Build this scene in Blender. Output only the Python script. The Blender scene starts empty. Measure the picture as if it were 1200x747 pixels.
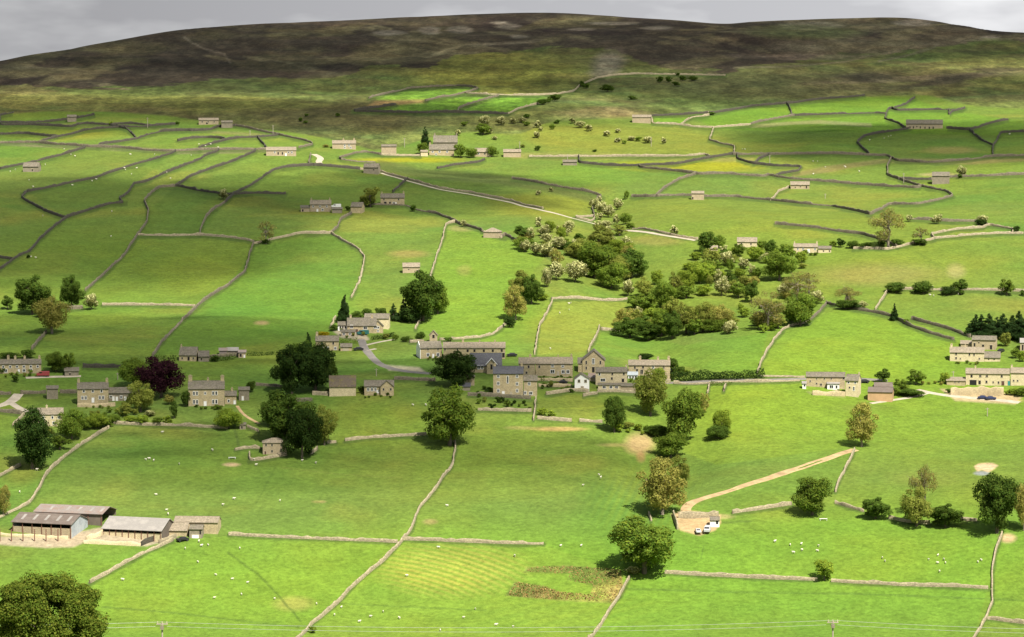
import bpy, bmesh, math, random
import numpy as np
from mathutils import Vector, Matrix
rng = np.random.default_rng(7)
random.seed(11)
PI = math.pi
sc = bpy.context.scene
COL = sc.collection
# ------------------------------------------------------------------ camera
W0, H0, F = 1200.0, 747.0, 3788.0
EYE = 80.0                                             # photo row of eye level
PITCH = math.atan((H0 / 2 - EYE) / F)
cam_d = bpy.data.cameras.new("camera"); cam = bpy.data.objects.new("camera", cam_d); COL.objects.link(cam)
cam_d.sensor_width = 36.0; cam_d.lens = 36.0 * F / W0
cam_d.clip_start = 1.0; cam_d.clip_end = 30000.0
cam.location = (0, 0, 0); cam.rotation_euler = (PI / 2 - PITCH, 0, 0)
sc.camera = cam
CP, SP = math.cos(PITCH), math.sin(PITCH)
def ray(px, py):
    u = (np.asarray(px, float) - W0 / 2) / F; v = (H0 / 2 - np.asarray(py, float)) / F
    return u, CP + v * SP, -SP + v * CP                 # x, y, z (camera looks along +Y)
def project(x, y, z):
    zc = y * CP - z * SP; yc = y * SP + z * CP
    return W0 / 2 + F * x / zc, H0 / 2 - F * yc / zc
# ------------------------------------------------------------------ terrain
def pchip(xs, ys):
    xs = np.array(xs, float); ys = np.array(ys, float)
    h = np.diff(xs); d = np.diff(ys) / h
    m = np.zeros_like(ys); m[0] = d[0]; m[-1] = d[-1]
    for i in range(1, len(xs) - 1):
        if d[i - 1] * d[i] > 0:
            w1 = 2 * h[i] + h[i - 1]; w2 = h[i] + 2 * h[i - 1]
            m[i] = (w1 + w2) / (w1 / d[i - 1] + w2 / d[i])
    def f(x):
        x = np.asarray(x, float); i = np.clip(np.searchsorted(xs, x) - 1, 0, len(xs) - 2)
        t = (np.clip(x, xs[0], xs[-1]) - xs[i]) / h[i]
        return ((2*t**3 - 3*t**2 + 1) * ys[i] + (t**3 - 2*t**2 + t) * h[i] * m[i]
                + (-2*t**3 + 3*t**2) * ys[i+1] + (t**3 - t**2) * h[i] * m[i+1])
    return f
ROWS = [747, 620, 455, 400, 310, 240, 180, 140, 100, 60, 20, -10]
DIST = [985, 1080, 1260, 1340, 1520, 1700, 1890, 2040, 2240, 2500, 2820, 3080]
def row_drop(r):
    a, b, c = ray(600, r); return -c / b
ctrl_D = [0, 100, 300, 450, 630, 800, 900, 950] + DIST
ctrl_z = [-3, -19, -58, -86, -118.5, -152, -169, -174] + [-d * float(row_drop(r)) for r, d in zip(ROWS, DIST)]
zprof = pchip(ctrl_D, ctrl_z)
sky_x = [-300, 0, 30, 60, 100, 150, 200, 250, 300, 400, 480, 560, 620, 700, 760, 800, 850, 880, 930, 1000, 1050, 1090, 1130, 1165, 1200, 1500]
sky_r = [92, 73, 67, 62, 54, 45.5, 38, 32, 27.5, 23, 19.5, 16.8, 16.3, 18, 21, 23, 26, 24, 21.8, 20.2, 20.8, 24, 31, 38, 39.5, 60]
skyf = pchip(sky_x, sky_r)
def vnoise(x, y, s, seed=0):
    x = np.asarray(x, float) / s + seed * 17.3; y = np.asarray(y, float) / s - seed * 9.1
    xi = np.floor(x).astype(np.int64); yi = np.floor(y).astype(np.int64)
    fx = x - xi; fy = y - yi; fx = fx*fx*(3-2*fx); fy = fy*fy*(3-2*fy)
    def h(a, b):
        n = (a * 374761393 + b * 668265263 + seed * 974711) & 0xffffffff
        n = ((n ^ (n >> 13)) * 1274126177) & 0xffffffff
        return ((n ^ (n >> 16)) & 0xffff) / 65535.0
    return (h(xi, yi)*(1-fx)*(1-fy) + h(xi+1, yi)*fx*(1-fy) + h(xi, yi+1)*(1-fx)*fy + h(xi+1, yi+1)*fx*fy) * 2 - 1
def fbm(x, y, s, seed=0, octv=4):
    r = 0; a = 1.0; t = 0
    for k in range(octv):
        r = r + a * vnoise(x, y, s / 2**k, seed + k); t += a; a *= 0.5
    return r / t
GILL = None
def seg_dist(x, y, pts):
    best = np.full(np.shape(x), 1e9)
    for (ax, ay), (bx, by) in zip(pts[:-1], pts[1:]):
        dx, dy = bx - ax, by - ay; L = dx*dx + dy*dy + 1e-9
        t = np.clip(((x-ax)*dx + (y-ay)*dy) / L, 0, 1)
        best = np.minimum(best, np.hypot(x - ax - t*dx, y - ay - t*dy))
    return best
def H(x, y):
    x = np.asarray(x, float); y = np.asarray(y, float)
    D = np.hypot(x, y) + 1e-6
    pxa = W0/2 + F * x / np.maximum(y, 1) * 1.0
    r = skyf(np.clip(pxa, -300, 1500))
    tsk = (-np.tan(PITCH) + (H0/2 - r)/F) / (1 + np.tan(PITCH)*(H0/2 - r)/F)
    tsk = tsk / np.sqrt(1 + (x/np.maximum(y,1))**2 * 0.0)
    z = zprof(np.minimum(D, 3080))
    tb = z / D
    # beyond the skyline the fell rounds over and falls away
    Ds = np.interp(tsk, (lambda dd: zprof(dd)/dd)(DGRID), DGRID)
    over = np.maximum(D - Ds, 0)
    zo = Ds * tsk + over * tsk - np.minimum(over, 1500)**2 / 9000 - np.maximum(over-1500, 0)*0.1
    z = np.where(over > 0, zo, z)
    wmid = np.clip((D - 950) / 250, 0, 1) * (1 - np.clip((D - 1900) / 500, 0, 1) * 0.55)
    rel = 4.2 * vnoise(x, y, 170, 3) + 2.0 * vnoise(x, y, 75, 5) + 0.6 * vnoise(x, y, 26, 9)
    z = z + rel * wmid * np.where(over > 0, np.exp(-over/300), 1)
    far = np.clip((D-2150)/250, 0, 1)
    z = z + far * np.clip((Ds - D)/150, 0, 1) * (2.2*vnoise(x, y, 130, 21) + 1.0*vnoise(x, y, 50, 22))
    if GILL is not None:
        m = (D > 1150) & (D < 1900)
        if np.any(m):
            d = seg_dist(x, y, GILL); z = z - 4.5 * np.exp(-(d/17.0)**2)
    return z
DGRID = np.linspace(1900, 3080, 600)
def P(px, py, dmin=930.0, dmax=3100.0):
    a, b, c = ray(px, py); hd = math.hypot(a, b)
    ds = np.arange(dmin, dmax, 3.0); t = ds / hd
    g = H(a*t, b*t) - c*t
    i = np.argmax(g > 0)
    if g[i] <= 0: i = len(ds) - 1
    lo, hi = ds[max(i-1, 0)], ds[i]
    for _ in range(14):
        m = (lo+hi)/2
        if float(H(a*m/hd, b*m/hd)) > c*m/hd: hi = m
        else: lo = m
    t = hi/hd
    return Vector((a*t, b*t, c*t))
GILL = [tuple(P(x, y).xy) for x, y in [(712,228),(716,262),(722,300),(730,345),(752,385),(790,440),(792,500),(786,560)]]
def scale_at(p): return F / (p.y * CP - p.z * SP)
# ------------------------------------------------------------------ object helpers
def link(o, parent=None):
    COL.objects.link(o)
    if parent is not None: o.parent = parent
    return o
def thing(name, label, cat, loc=(0,0,0), rz=0.0, group=None):
    o = bpy.data.objects.new(name, None); o.empty_display_size = 1
    link(o); o.location = loc; o.rotation_euler = (0, 0, rz)
    o["label"] = label; o["category"] = cat
    if group: o["group"] = group
    return o
def tag(o, label=None, cat=None, group=None, kind=None):
    if label: o["label"] = label
    if cat: o["category"] = cat
    if group: o["group"] = group
    if kind: o["kind"] = kind
    return o
class MB:
    def __init__(s): s.v = []; s.f = []; s.m = []
    def add(s, vs, fs, m=0):
        n = len(s.v); s.v += [tuple(v) for v in vs]; s.f += [tuple(i+n for i in f) for f in fs]; s.m += [m]*len(fs)
    def box(s, x0, x1, y0, y1, z0, z1, m=0):
        s.add([(x0,y0,z0),(x1,y0,z0),(x1,y1,z0),(x0,y1,z0),(x0,y0,z1),(x1,y0,z1),(x1,y1,z1),(x0,y1,z1)],
              [(0,3,2,1),(4,5,6,7),(0,1,5,4),(1,2,6,5),(2,3,7,6),(3,0,4,7)], m)
    def hexa(s, pts, m=0):
        s.add(pts, [(0,3,2,1),(4,5,6,7),(0,1,5,4),(1,2,6,5),(2,3,7,6),(3,0,4,7)], m)
    def tube(s, p0, p1, r0, r1, n=6, m=0):
        p0 = Vector(p0); p1 = Vector(p1); d = (p1-p0)
        if d.length < 1e-6: return
        q = d.to_track_quat('Z', 'Y'); vs = []
        for p, r in ((p0, r0), (p1, r1)):
            for k in range(n):
                a = 2*PI*k/n; vs.append(p + q @ Vector((r*math.cos(a), r*math.sin(a), 0)))
        fs = [(k, (k+1) % n, n+(k+1) % n, n+k) for k in range(n)] + [tuple(range(n-1, -1, -1)), tuple(range(n, 2*n))]
        s.add(vs, fs, m)
    def mesh(s, name, mats):
        me = bpy.data.meshes.new(name); me.from_pydata(s.v, [], s.f)
        for m in (mats if isinstance(mats, (list, tuple)) else [mats]): me.materials.append(m)
        if any(s.m): me.polygons.foreach_set("material_index", s.m)
        me.update(); return me
    def build(s, name, mats, parent=None):
        return link(bpy.data.objects.new(name, s.mesh(name, mats)), parent)
def np_mesh(name, V, Fq, mat, smooth=False):
    me = bpy.data.meshes.new(name); n = len(Fq); k = Fq.shape[1]
    me.vertices.add(len(V)); me.vertices.foreach_set("co", np.ascontiguousarray(V, np.float32).ravel())
    me.loops.add(n*k); me.loops.foreach_set("vertex_index", np.ascontiguousarray(Fq, np.int32).ravel())
    me.polygons.add(n); me.polygons.foreach_set("loop_start", np.arange(n, dtype=np.int32)*k)
    if smooth: me.polygons.foreach_set("use_smooth", np.ones(n, bool))
    me.materials.append(mat); me.update(calc_edges=True); me.validate(); return me
# ------------------------------------------------------------------ materials
def newmat(name):
    m = bpy.data.materials.new(name); m.use_nodes = True
    nt = m.node_tree; b = nt.nodes["Principled BSDF"]; return m, nt, b
def N(nt, t, **kw):
    n = nt.nodes.new(t)
    for k, v in kw.items(): setattr(n, k, v)
    return n
def mixrgb(nt, fac, a, b, mode='MIX'):
    n = N(nt, 'ShaderNodeMix', data_type='RGBA', blend_type=mode)
    for sock, v in ((n.inputs[0], fac), (n.inputs[6], a), (n.inputs[7], b)):
        if hasattr(v, 'is_linked') or isinstance(v, bpy.types.NodeSocket): nt.links.new(v, sock)
        elif isinstance(v, (int, float)): sock.default_value = v
        else: sock.default_value = (*v, 1)
    return n.outputs[2]
def ramp(nt, val, stops):
    r = N(nt, 'ShaderNodeValToRGB'); nt.links.new(val, r.inputs[0])
    e = r.color_ramp.elements
    while len(e) < len(stops): e.new(0.5)
    for el, (p, c) in zip(e, stops): el.position = p; el.color = (c, c, c, 1) if isinstance(c, (int, float)) else (*c, 1)
    return r.outputs[0]
def noise(nt, scale, detail=4, rough=.6, coord='Object', vec=None):
    n = N(nt, 'ShaderNodeTexNoise'); n.inputs['Scale'].default_value = scale
    n.inputs['Detail'].default_value = detail; n.inputs['Roughness'].default_value = rough
    if vec is None:
        tc = N(nt, 'ShaderNodeTexCoord'); vec = tc.outputs[coord]
    nt.links.new(vec, n.inputs['Vector']); return n.outputs['Fac']
def mat_stone(name, c1, c2, cell=2.6, rough=.9, dirt=(0.09,0.075,0.05), spots=.35, bump=.5):
    m, nt, b = newmat(name)
    tc = N(nt, 'ShaderNodeTexCoord')
    mp = N(nt, 'ShaderNodeMapping'); mp.inputs['Scale'].default_value = (1, 1, 2.2); nt.links.new(tc.outputs['Object'], mp.inputs[0])
    v = N(nt, 'ShaderNodeTexVoronoi'); v.inputs['Scale'].default_value = cell; nt.links.new(mp.outputs[0], v.inputs['Vector'])
    sep = N(nt, 'ShaderNodeSeparateColor'); nt.links.new(v.outputs['Color'], sep.inputs[0])
    c = mixrgb(nt, sep.outputs[0], c1, c2)
    n1 = noise(nt, .35, 5, .65, vec=tc.outputs['Object'])
    f = ramp(nt, n1, [(.42, 0.0), (.7, spots)])
    c = mixrgb(nt, f, c, dirt)
    joint = ramp(nt, v.outputs['Distance'], [(.25, 0.0), (.6, .45)])
    c = mixrgb(nt, joint, c, tuple(x*.45 for x in c1))
    nt.links.new(c, b.inputs['Base Color']); b.inputs['Roughness'].default_value = rough
    bp = N(nt, 'ShaderNodeBump'); bp.inputs['Strength'].default_value = bump; bp.inputs['Distance'].default_value = .06; bp.invert = True
    nt.links.new(v.outputs['Distance'], bp.inputs['Height']); nt.links.new(bp.outputs[0], b.inputs['Normal'])
    return m
def mat_roof(name, c1, c2, moss=(0.1,0.11,0.03), mossf=.4, rough=.8):
    m, nt, b = newmat(name)
    tc = N(nt, 'ShaderNodeTexCoord')
    br = N(nt, 'ShaderNodeTexBrick'); br.inputs['Scale'].default_value = 1.0
    br.inputs['Brick Width'].default_value = .55; br.inputs['Row Height'].default_value = .38; br.inputs['Mortar Size'].default_value = .025
    br.inputs['Color1'].default_value = (*c1, 1); br.inputs['Color2'].default_value = (*c2, 1); br.inputs['Mortar'].default_value = (*[x*.35 for x in c1], 1)
    nt.links.new(tc.outputs['Object'], br.inputs['Vector'])
    n1 = noise(nt, .5, 6, .7, vec=tc.outputs['Object'])
    c = mixrgb(nt, ramp(nt, n1, [(.48, 0.0), (.68, mossf)]), br.outputs['Color'], moss)
    n2 = noise(nt, 2.2, 3, .6, vec=tc.outputs['Object'])
    c = mixrgb(nt, 1.0, c, ramp(nt, n2, [(.3, .7), (.7, 1.25)]), 'MULTIPLY')
    nt.links.new(c, b.inputs['Base Color']); b.inputs['Roughness'].default_value = rough
    return m
def mat_plain(name, c, rough=.7, metal=0.0, var=.25, scale=1.2):
    m, nt, b = newmat(name)
    n1 = noise(nt, scale, 5, .6)
    cc = mixrgb(nt, 1.0, c, ramp(nt, n1, [(.3, 1-var), (.7, 1+var)]), 'MULTIPLY')
    nt.links.new(cc, b.inputs['Base Color']); b.inputs['Roughness'].default_value = rough; b.inputs['Metallic'].default_value = metal
    return m
def mat_sheet(name, c, period=.9, rough=.5, rust=None, rustf=.5, axis=0):
    m, nt, b = newmat(name)
    tc = N(nt, 'ShaderNodeTexCoord'); w = N(nt, 'ShaderNodeTexWave'); w.bands_direction = 'XYZ'[axis]
    w.inputs['Scale'].default_value = 1/period; nt.links.new(tc.outputs['Object'], w.inputs['Vector'])
    cc = mixrgb(nt, 1.0, c, ramp(nt, w.outputs['Fac'], [(.2, .72), (.8, 1.12)]), 'MULTIPLY')
    n1 = noise(nt, .3, 6, .7, vec=tc.outputs['Object'])
    if rust: cc = mixrgb(nt, ramp(nt, n1, [(.45, 0.0), (.6, rustf)]), cc, rust)
    else: cc = mixrgb(nt, 1.0, cc, ramp(nt, n1, [(.3, .8), (.7, 1.15)]), 'MULTIPLY')
    nt.links.new(cc, b.inputs['Base Color']); b.inputs['Roughness'].default_value = rough
    return m
def mat_leaf(name, c, var=.45, warm=None, trans=.48):
    m = bpy.data.materials.new(name); m.use_nodes = True; nt = m.node_tree; nt.nodes.clear()
    g = N(nt, 'ShaderNodeNewGeometry')
    warm = warm or (c[0]*1.5, c[1]*1.15, c[2]*.9)
    cc = mixrgb(nt, ramp(nt, g.outputs['Random Per Island'], [(.35, 0.0), (1.0, .8)]), c, warm)
    oi = N(nt, 'ShaderNodeObjectInfo')
    cc = mixrgb(nt, 1.0, cc, ramp(nt, oi.outputs['Random'], [(0, 1-var*.6), (1, 1+var*.6)]), 'MULTIPLY')
    n1 = noise(nt, 3.0, 2, .5)
    cc = mixrgb(nt, 1.0, cc, ramp(nt, n1, [(.3, 1-var), (.7, 1+var)]), 'MULTIPLY')
    d = N(nt, 'ShaderNodeBsdfDiffuse'); t = N(nt, 'ShaderNodeBsdfTranslucent'); mx = N(nt, 'ShaderNodeMixShader'); mx.inputs[0].default_value = trans
    nt.links.new(cc, d.inputs[0]); nt.links.new(cc, t.inputs[0]); nt.links.new(d.outputs[0], mx.inputs[1]); nt.links.new(t.outputs[0], mx.inputs[2])
    o = N(nt, 'ShaderNodeOutputMaterial'); nt.links.new(mx.outputs[0], o.inputs[0]); return m
M = {}
M['stone'] = mat_stone('sandstone_rubble', (0.60,0.49,0.28), (0.36,0.29,0.17))
M['stone_grey'] = mat_stone('grey_rubble', (0.33,0.285,0.20), (0.22,0.19,0.135))
M['stone_pale'] = mat_stone('pale_limestone', (0.74,0.63,0.39), (0.56,0.47,0.28), spots=.15)
M['stone_pink'] = mat_stone('pinkish_stone', (0.52,0.42,0.27), (0.40,0.32,0.2), spots=.2)
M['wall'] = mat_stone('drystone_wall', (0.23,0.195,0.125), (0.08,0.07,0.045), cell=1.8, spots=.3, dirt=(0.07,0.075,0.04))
M['wall_pale'] = mat_stone('pale_drystone', (0.46,0.39,0.245), (0.20,0.17,0.105), cell=1.8, spots=.25)  # the same drystone in a lighter tone
M['wall_dark'] = mat_stone('shade_toned_drystone', (0.10,0.088,0.06), (0.04,0.036,0.025), cell=1.8, spots=.4, dirt=(0.045,0.05,0.03))  # darker copy of the drystone: shade on the upper walls put into its colour
M['dress'] = mat_plain('dressed_stone', (0.42,0.36,0.26), .85, var=.15)
M['white'] = mat_plain('white_paint', (0.78,0.77,0.73), .6, var=.08)
M['roof'] = mat_roof('stone_slate_roof', (0.20,0.172,0.125), (0.125,0.108,0.08))
M['roof_pink'] = mat_roof('warm_stone_roof', (0.31,0.255,0.18), (0.215,0.178,0.125), mossf=.25)
M['roof_dark'] = mat_roof('blue_slate_roof', (0.085,0.085,0.095), (0.06,0.06,0.068), mossf=.1, rough=.6)
M['roof_moss'] = mat_roof('mossy_roof', (0.13,0.10,0.065), (0.10,0.075,0.05), moss=(0.16,0.14,0.02), mossf=.75)
M['glass'] = mat_plain('window_glass', (0.02,0.022,0.025), .12, var=.1)
M['dark'] = mat_plain('dark_opening', (0.012,0.011,0.01), .95, var=.2)
M['timber'] = mat_sheet('timber_boards', (0.52,0.33,0.17), .35, .8)
M['timber_dark'] = mat_sheet('weathered_boards', (0.16,0.13,0.1), .35, .85)
M['tin'] = mat_sheet('corrugated_sheet', (0.27,0.25,0.225), .9, .6, rust=(0.36,0.33,0.29), rustf=.5)
M['tin_rust'] = mat_sheet('rusty_sheet', (0.24,0.205,0.18), .9, .7, rust=(0.22,0.13,0.09), rustf=.5)
M['tin_brown'] = mat_sheet('brown_fibre_sheet', (0.135,0.105,0.085), .9, .75, rust=(0.2,0.17,0.14), rustf=.4)
M['clad_blue'] = mat_sheet('pale_cladding', (0.42,0.46,0.47), 1.6, .6, rust=(0.2,0.23,0.25), rustf=.5, axis=1)
M['steel'] = mat_plain('brown_steel_post', (0.16,0.075,0.05), .7)
M['door_brown'] = mat_plain('brown_door', (0.09,0.04,0.025), .6)
M['door_green'] = mat_plain('green_door', (0.03,0.22,0.2), .5)
M['concrete'] = mat_plain('concrete', (0.45,0.40,0.33), .9, var=.2, scale=.4)
M['bark'] = mat_plain('bark', (0.12,0.095,0.07), .95, var=.3, scale=2)
M['bark_pale'] = mat_plain('pale_bark', (0.24,0.2,0.15), .95, var=.3, scale=2)
M['pole'] = mat_plain('weathered_pole', (0.35,0.3,0.24), .9)
M['wire'] = mat_plain('wire', (0.45,0.45,0.42), .5)
M['tyre'] = mat_plain('rubber', (0.02,0.02,0.02), .8)
M['wool'] = mat_plain('sheep_wool', (0.62,0.58,0.47), .95, var=.12, scale=3)
M['red'] = mat_plain('red_paint', (0.3,0.05,0.055), .35, var=.05)
M['navy'] = mat_plain('navy_paint', (0.03,0.04,0.1), .3, var=.05)
M['black'] = mat_plain('black_paint', (0.02,0.02,0.022), .3, var=.05)
M['silver'] = mat_plain('silver_paint', (0.5,0.5,0.5), .35, var=.05)
M['teal'] = mat_plain('teal_paint', (0.02,0.12,0.11), .4, var=.05)
M['track'] = mat_plain('bare_dirt', (0.36,0.25,0.125), .95, var=.35, scale=.3)
M['gravel'] = mat_plain('pale_gravel', (0.38,0.33,0.25), .95, var=.2, scale=.3)
M['asphalt'] = mat_plain('worn_asphalt', (0.17,0.155,0.135), .9, var=.2, scale=.3)
LEAF = {
 'D': ((0.078,0.138,0.024), .35, None), 'K': ((0.040,0.078,0.018), .35, None), 'G': ((0.13,0.205,0.03), .3, None),
 'L': ((0.2,0.29,0.038), .3, None), 'O': ((0.22,0.26,0.048), .3, (0.28,0.28,0.06)), 'B': ((0.28,0.28,0.065), .25, (0.38,0.33,0.085)),
 'S': ((0.22,0.225,0.07), .3, None), 'H': ((0.15,0.17,0.055), .3, None), 'C': ((0.032,0.066,0.02), .35, None),
 'P': ((0.040,0.014,0.022), .35, (0.05,0.02,0.02)), 'Y': ((0.38,0.33,0.02), .2, None)}
for k, (c, v, w) in LEAF.items(): M['leaf'+k] = mat_leaf('leaves_'+{'D':'deep_green','K':'near_black_green','G':'mid_green','L':'bright_green','O':'olive','B':'bronze','S':'sparse','H':'hawthorn','C':'conifer','P':'copper_beech','Y':'yellow'}[k], c, v, w)
M['blossom'] = mat_leaf('cream_blossom', (0.52,0.52,0.22), .2, (0.68,0.66,0.36), .35)
# ------------------------------------------------------------------ the ground sheet
def ell(px, py, cx, cy, rx, ry, soft=.35, rot=0.0):
    a = math.radians(rot); dx = px-cx; dy = py-cy
    u = (dx*math.cos(a)+dy*math.sin(a))/rx; v = (-dx*math.sin(a)+dy*math.cos(a))/ry
    r = np.sqrt(u*u+v*v); return np.clip((1+soft-r)/(2*soft), 0, 1)
def polymask(px, py, poly, soft=2.0):
    ins = np.zeros(px.shape, bool); n = len(poly)
    for i in range(n):
        x1, y1 = poly[i]; x2, y2 = poly[(i+1) % n]
        if y1 == y2: continue
        c = ((y1 > py) != (y2 > py)) & (px < (x2-x1)*(py-y1)/(y2-y1)+x1); ins ^= c
    d = seg_dist(px, py, poly + [poly[0]])
    return np.clip(.5 + np.where(ins, d, -d)/(2*soft), 0, 1)
def build_ground():
    az_in = np.linspace(-10.2, 10.2, 1000)
    az = np.radians(np.concatenate([np.linspace(-42, -10.6, 50), az_in, np.linspace(10.6, 42, 50)]))
    rr = np.linspace(752, 12, 600)
    dinv = pchip(ROWS[::-1], DIST[::-1]); Dd = dinv(rr)
    D = np.concatenate([[2, 15, 30], np.linspace(50, 960, 60), Dd[Dd > 965], np.linspace(2920, 5200, 50), [6500, 9000]])
    A, DD = np.meshgrid(az, D)
    X = DD*np.sin(A); Y = DD*np.cos(A); Z = H(X, Y)
    nr, nc = X.shape
    V = np.stack([X, Y, Z], -1).reshape(-1, 3)
    i = np.arange(nr*nc).reshape(nr, nc)
    Q = np.stack([i[:-1, :-1], i[:-1, 1:], i[1:, 1:], i[1:, :-1]], -1).reshape(-1, 4)
    px, py = project(X, np.maximum(Y, 1), Z)
    nzb = fbm(X, Y, 120, 40, 4); nzm = fbm(X, Y, 30, 50, 4); nzs = fbm(X, Y, 9, 60, 3)
    wx = px + 16*nzb + 5*nzm; wy = py + 4*nzb + 2.2*nzm          # ragged edges for natural patches
    C = np.zeros(X.shape + (3,)); C[:] = (0.098, 0.158, 0.026)
    def put(mask, col, k=1.0):
        m = (mask*k)[..., None]; C[:] = C*(1-m) + np.array(col)*m
    # sward colour varies from field to field and along the slope
    put(np.clip(.5+nzb*1.3, 0, 1), (0.125, 0.185, 0.02), .6)
    put(np.clip((fbm(X, Y, 55, 71, 3)-.05)*2.2, 0, 1), (0.07, 0.15, 0.02), .65)
    put(np.clip((fbm(X, Y, 40, 75, 3)-.15)*2.5, 0, 1), (0.17, 0.18, 0.03), .5)
    for e, c, k in [
        ((560, 690, 330, 75), (0.125, 0.235, 0.02), .6), ((1020, 660, 260, 70), (0.115, 0.225, 0.02), .6), ((180, 690, 220, 50), (0.11, 0.22, 0.02), .5),
        ((1050, 470, 260, 60), (0.13, 0.215, 0.018), .6), ((870, 480, 80, 30), (0.15, 0.22, 0.018), .6), ((1000, 410, 130, 40), (0.13, 0.22, 0.018), .6),
        ((660, 385, 45, 35), (0.165, 0.215, 0.025), .5), ((560, 350, 70, 60), (0.115, 0.225, 0.02), .7), ((870, 255, 230, 26), (0.145, 0.185, 0.022), .5),
        ((640, 240, 60, 14), (0.155, 0.165, 0.02), .7), ((240, 320, 70, 22), (0.145, 0.2, 0.018), .6), ((350, 360, 90, 40), (0.085, 0.20, 0.02), .5),
        ((1070, 315, 130, 24), (0.14, 0.185, 0.022), .6), ((90, 330, 120, 60), (0.09, 0.155, 0.016), .5), ((730, 165, 120, 20), (0.15, 0.165, 0.025), .6),
        ((800, 194, 90, 5), (0.24, 0.23, 0.01), .7), ((470, 187, 62, 3), (0.24, 0.24, 0.01), .7), ((70, 158, 70, 6), (0.16, 0.18, 0.02), .6), ((60, 220, 80, 18), (0.11, 0.14, 0.025), .5),
        ((300, 545, 160, 30), (0.085, 0.155, 0.018), .5), ((450, 500, 70, 25), (0.1, 0.15, 0.016), .5), ((680, 205, 60, 12), (0.10, 0.2, 0.02), .5)]:
        put(ell(wx, wy, *e), c, k)
    for pl, c, k in [([(167,277),(296,284),(290,310),(265,337),(230,358),(125,356),(100,341),(145,300)], (0.12,0.18,0.022), .5),
        ([(300,286),(388,275),(425,300),(412,349),(390,385),(300,405),(180,418),(209,381),(265,337),(292,300)], (0.072,0.155,0.018), .5),
        ([(523,264),(565,272),(590,277),(640,300),(600,350),(590,385),(535,397),(490,385),(503,335)], (0.125,0.205,0.022), .6),
        ([(648,352),(735,352),(728,387),(703,387),(690,412),(630,416),(633,380)], (0.165,0.205,0.03), .6),
        ([(105,684),(203,634),(268,628),(469,637),(411,690),(345,752),(-60,752),(-60,700)], (0.125,0.215,0.022), .5),
        ([(473,634),(637,638),(740,676),(690,752),(350,752),(411,690),(452,656)], (0.135,0.215,0.025), .45),
        ([(742,680),(779,673),(1157,690),(1140,752),(695,752)], (0.105,0.205,0.022), .6), ([(174,247),(205,220),(267,235),(234,276),(167,277)], (0.065,0.125,0.018), .5),
        ([(32,225),(206,180),(157,216),(147,238),(77,256)], (0.075,0.14,0.02), .5), ([(0,199),(100,173),(200,179),(110,210),(25,227),(0,228)], (0.10,0.145,0.025), .5),
        ([(888,437),(948,378),(985,361),(1118,400),(1118,440)], (0.13,0.215,0.02), .6), ([(705,388),(728,388),(800,405),(900,390),(886,440),(760,425),(690,413)], (0.095,0.19,0.02), .6),
        ([(930,592),(860,602),(800,600),(850,577),(960,542),(1000,529),(979,577)], (0.09,0.175,0.022), .5), ([(830,450),(945,447),(1010,470),(1010,522),(840,545),(800,530)], (0.14,0.215,0.02), .5)]:
        put(polymask(px+1.2*nzm, py, pl, 1.2), c, k)
    # ---- rough moorland above the intake walls
    mb = pchip([-300, 0, 60, 180, 250, 300, 370, 420, 440, 520, 560, 600, 650, 700, 760, 800, 900, 1000, 1080, 1130, 1200, 1500],
               [138, 134, 130, 134, 144, 150, 160, 172, 176, 158, 155, 158, 142, 140, 135, 134, 124, 114, 112, 122, 128, 128])
    rough = np.clip((mb(np.clip(px, -300, 1500)) - py - 1.5*nzm)/1.5 + .5, 0, 1)
    put(rough, (0.098, 0.125, 0.03))
    rm = rough
    put(rm*np.clip(nzb*2.5-.1, 0, 1), (0.15, 0.14, 0.045), .6)
    put(rm*np.clip(fbm(X, Y, 45, 81, 4)*3, 0, 1), (0.085, 0.07, 0.035), .5)
    put(rm*np.clip(fbm(X, Y, 35, 85, 4)*3-.3, 0, 1), (0.08, 0.13, 0.03), .6)
    put(rm*ell(wx, wy, 860, 108, 85, 26), (0.085, 0.13, 0.03), .85)
    put(rm*ell(wx, wy, 940, 100, 160, 18), (0.14, 0.12, 0.06), .5)
    put(rm*ell(wx, wy, 400, 138, 120, 18), (0.075, 0.058, 0.03), .65)
    put(rm*ell(wx, wy, 120, 137, 120, 6), (0.085, 0.065, 0.03), .6)
    put(rm*ell(wx, wy, 190, 120, 200, 10), (0.15, 0.145, 0.035), .6)
    put(rm*ell(wx, wy, 580, 85, 90, 24), (0.19, 0.19, 0.035), .7)
    put(rm*ell(wx, wy, 250, 100, 130, 10), (0.085, 0.12, 0.03), .6)
    put(ell(wx, wy, 700, 132, 50, 6), (0.27, 0.21, 0.10), .5)
    # heather
    hb = pchip([-300, 0, 60, 200, 260, 330, 400, 440, 500, 540, 600, 640, 680, 720, 780, 840, 900, 960, 1040, 1100, 1160, 1200, 1500],
               [106, 103, 103, 101, 93, 92, 92, 78, 80, 64, 62, 56, 56, 58, 80, 84, 78, 66, 62, 56, 46, 48, 50])
    hw = hb(np.clip(px + 12*nzb, -300, 1500)); nzf = fbm(X, Y, 14, 66, 3); he = np.clip((hw - py - 4*nzm - 4*nzf)/1.2 + .5, 0, 1)
    put(he, (0.056, 0.044, 0.030), .97)
    streak = fbm(X, Y*.5, 60, 90, 5)
    put(he*np.clip(streak*4-.5, 0, 1), (0.11, 0.10, 0.045), .5)
    put(he*np.clip(fbm(X+.35*Y, Y*.32, 30, 191, 5)*9-2.6, 0, 1), (0.17, 0.15, 0.08), .6)
    put(he*np.clip(fbm(X, Y*.4, 60, 197, 5)*5-1.0, 0, 1), (0.03, 0.021, 0.018), .6)
    put(he*np.clip(fbm(X-.3*Y, Y*.4, 55, 95, 5)*7-2.2, 0, 1), (0.16, 0.14, 0.065), .6)
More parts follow.
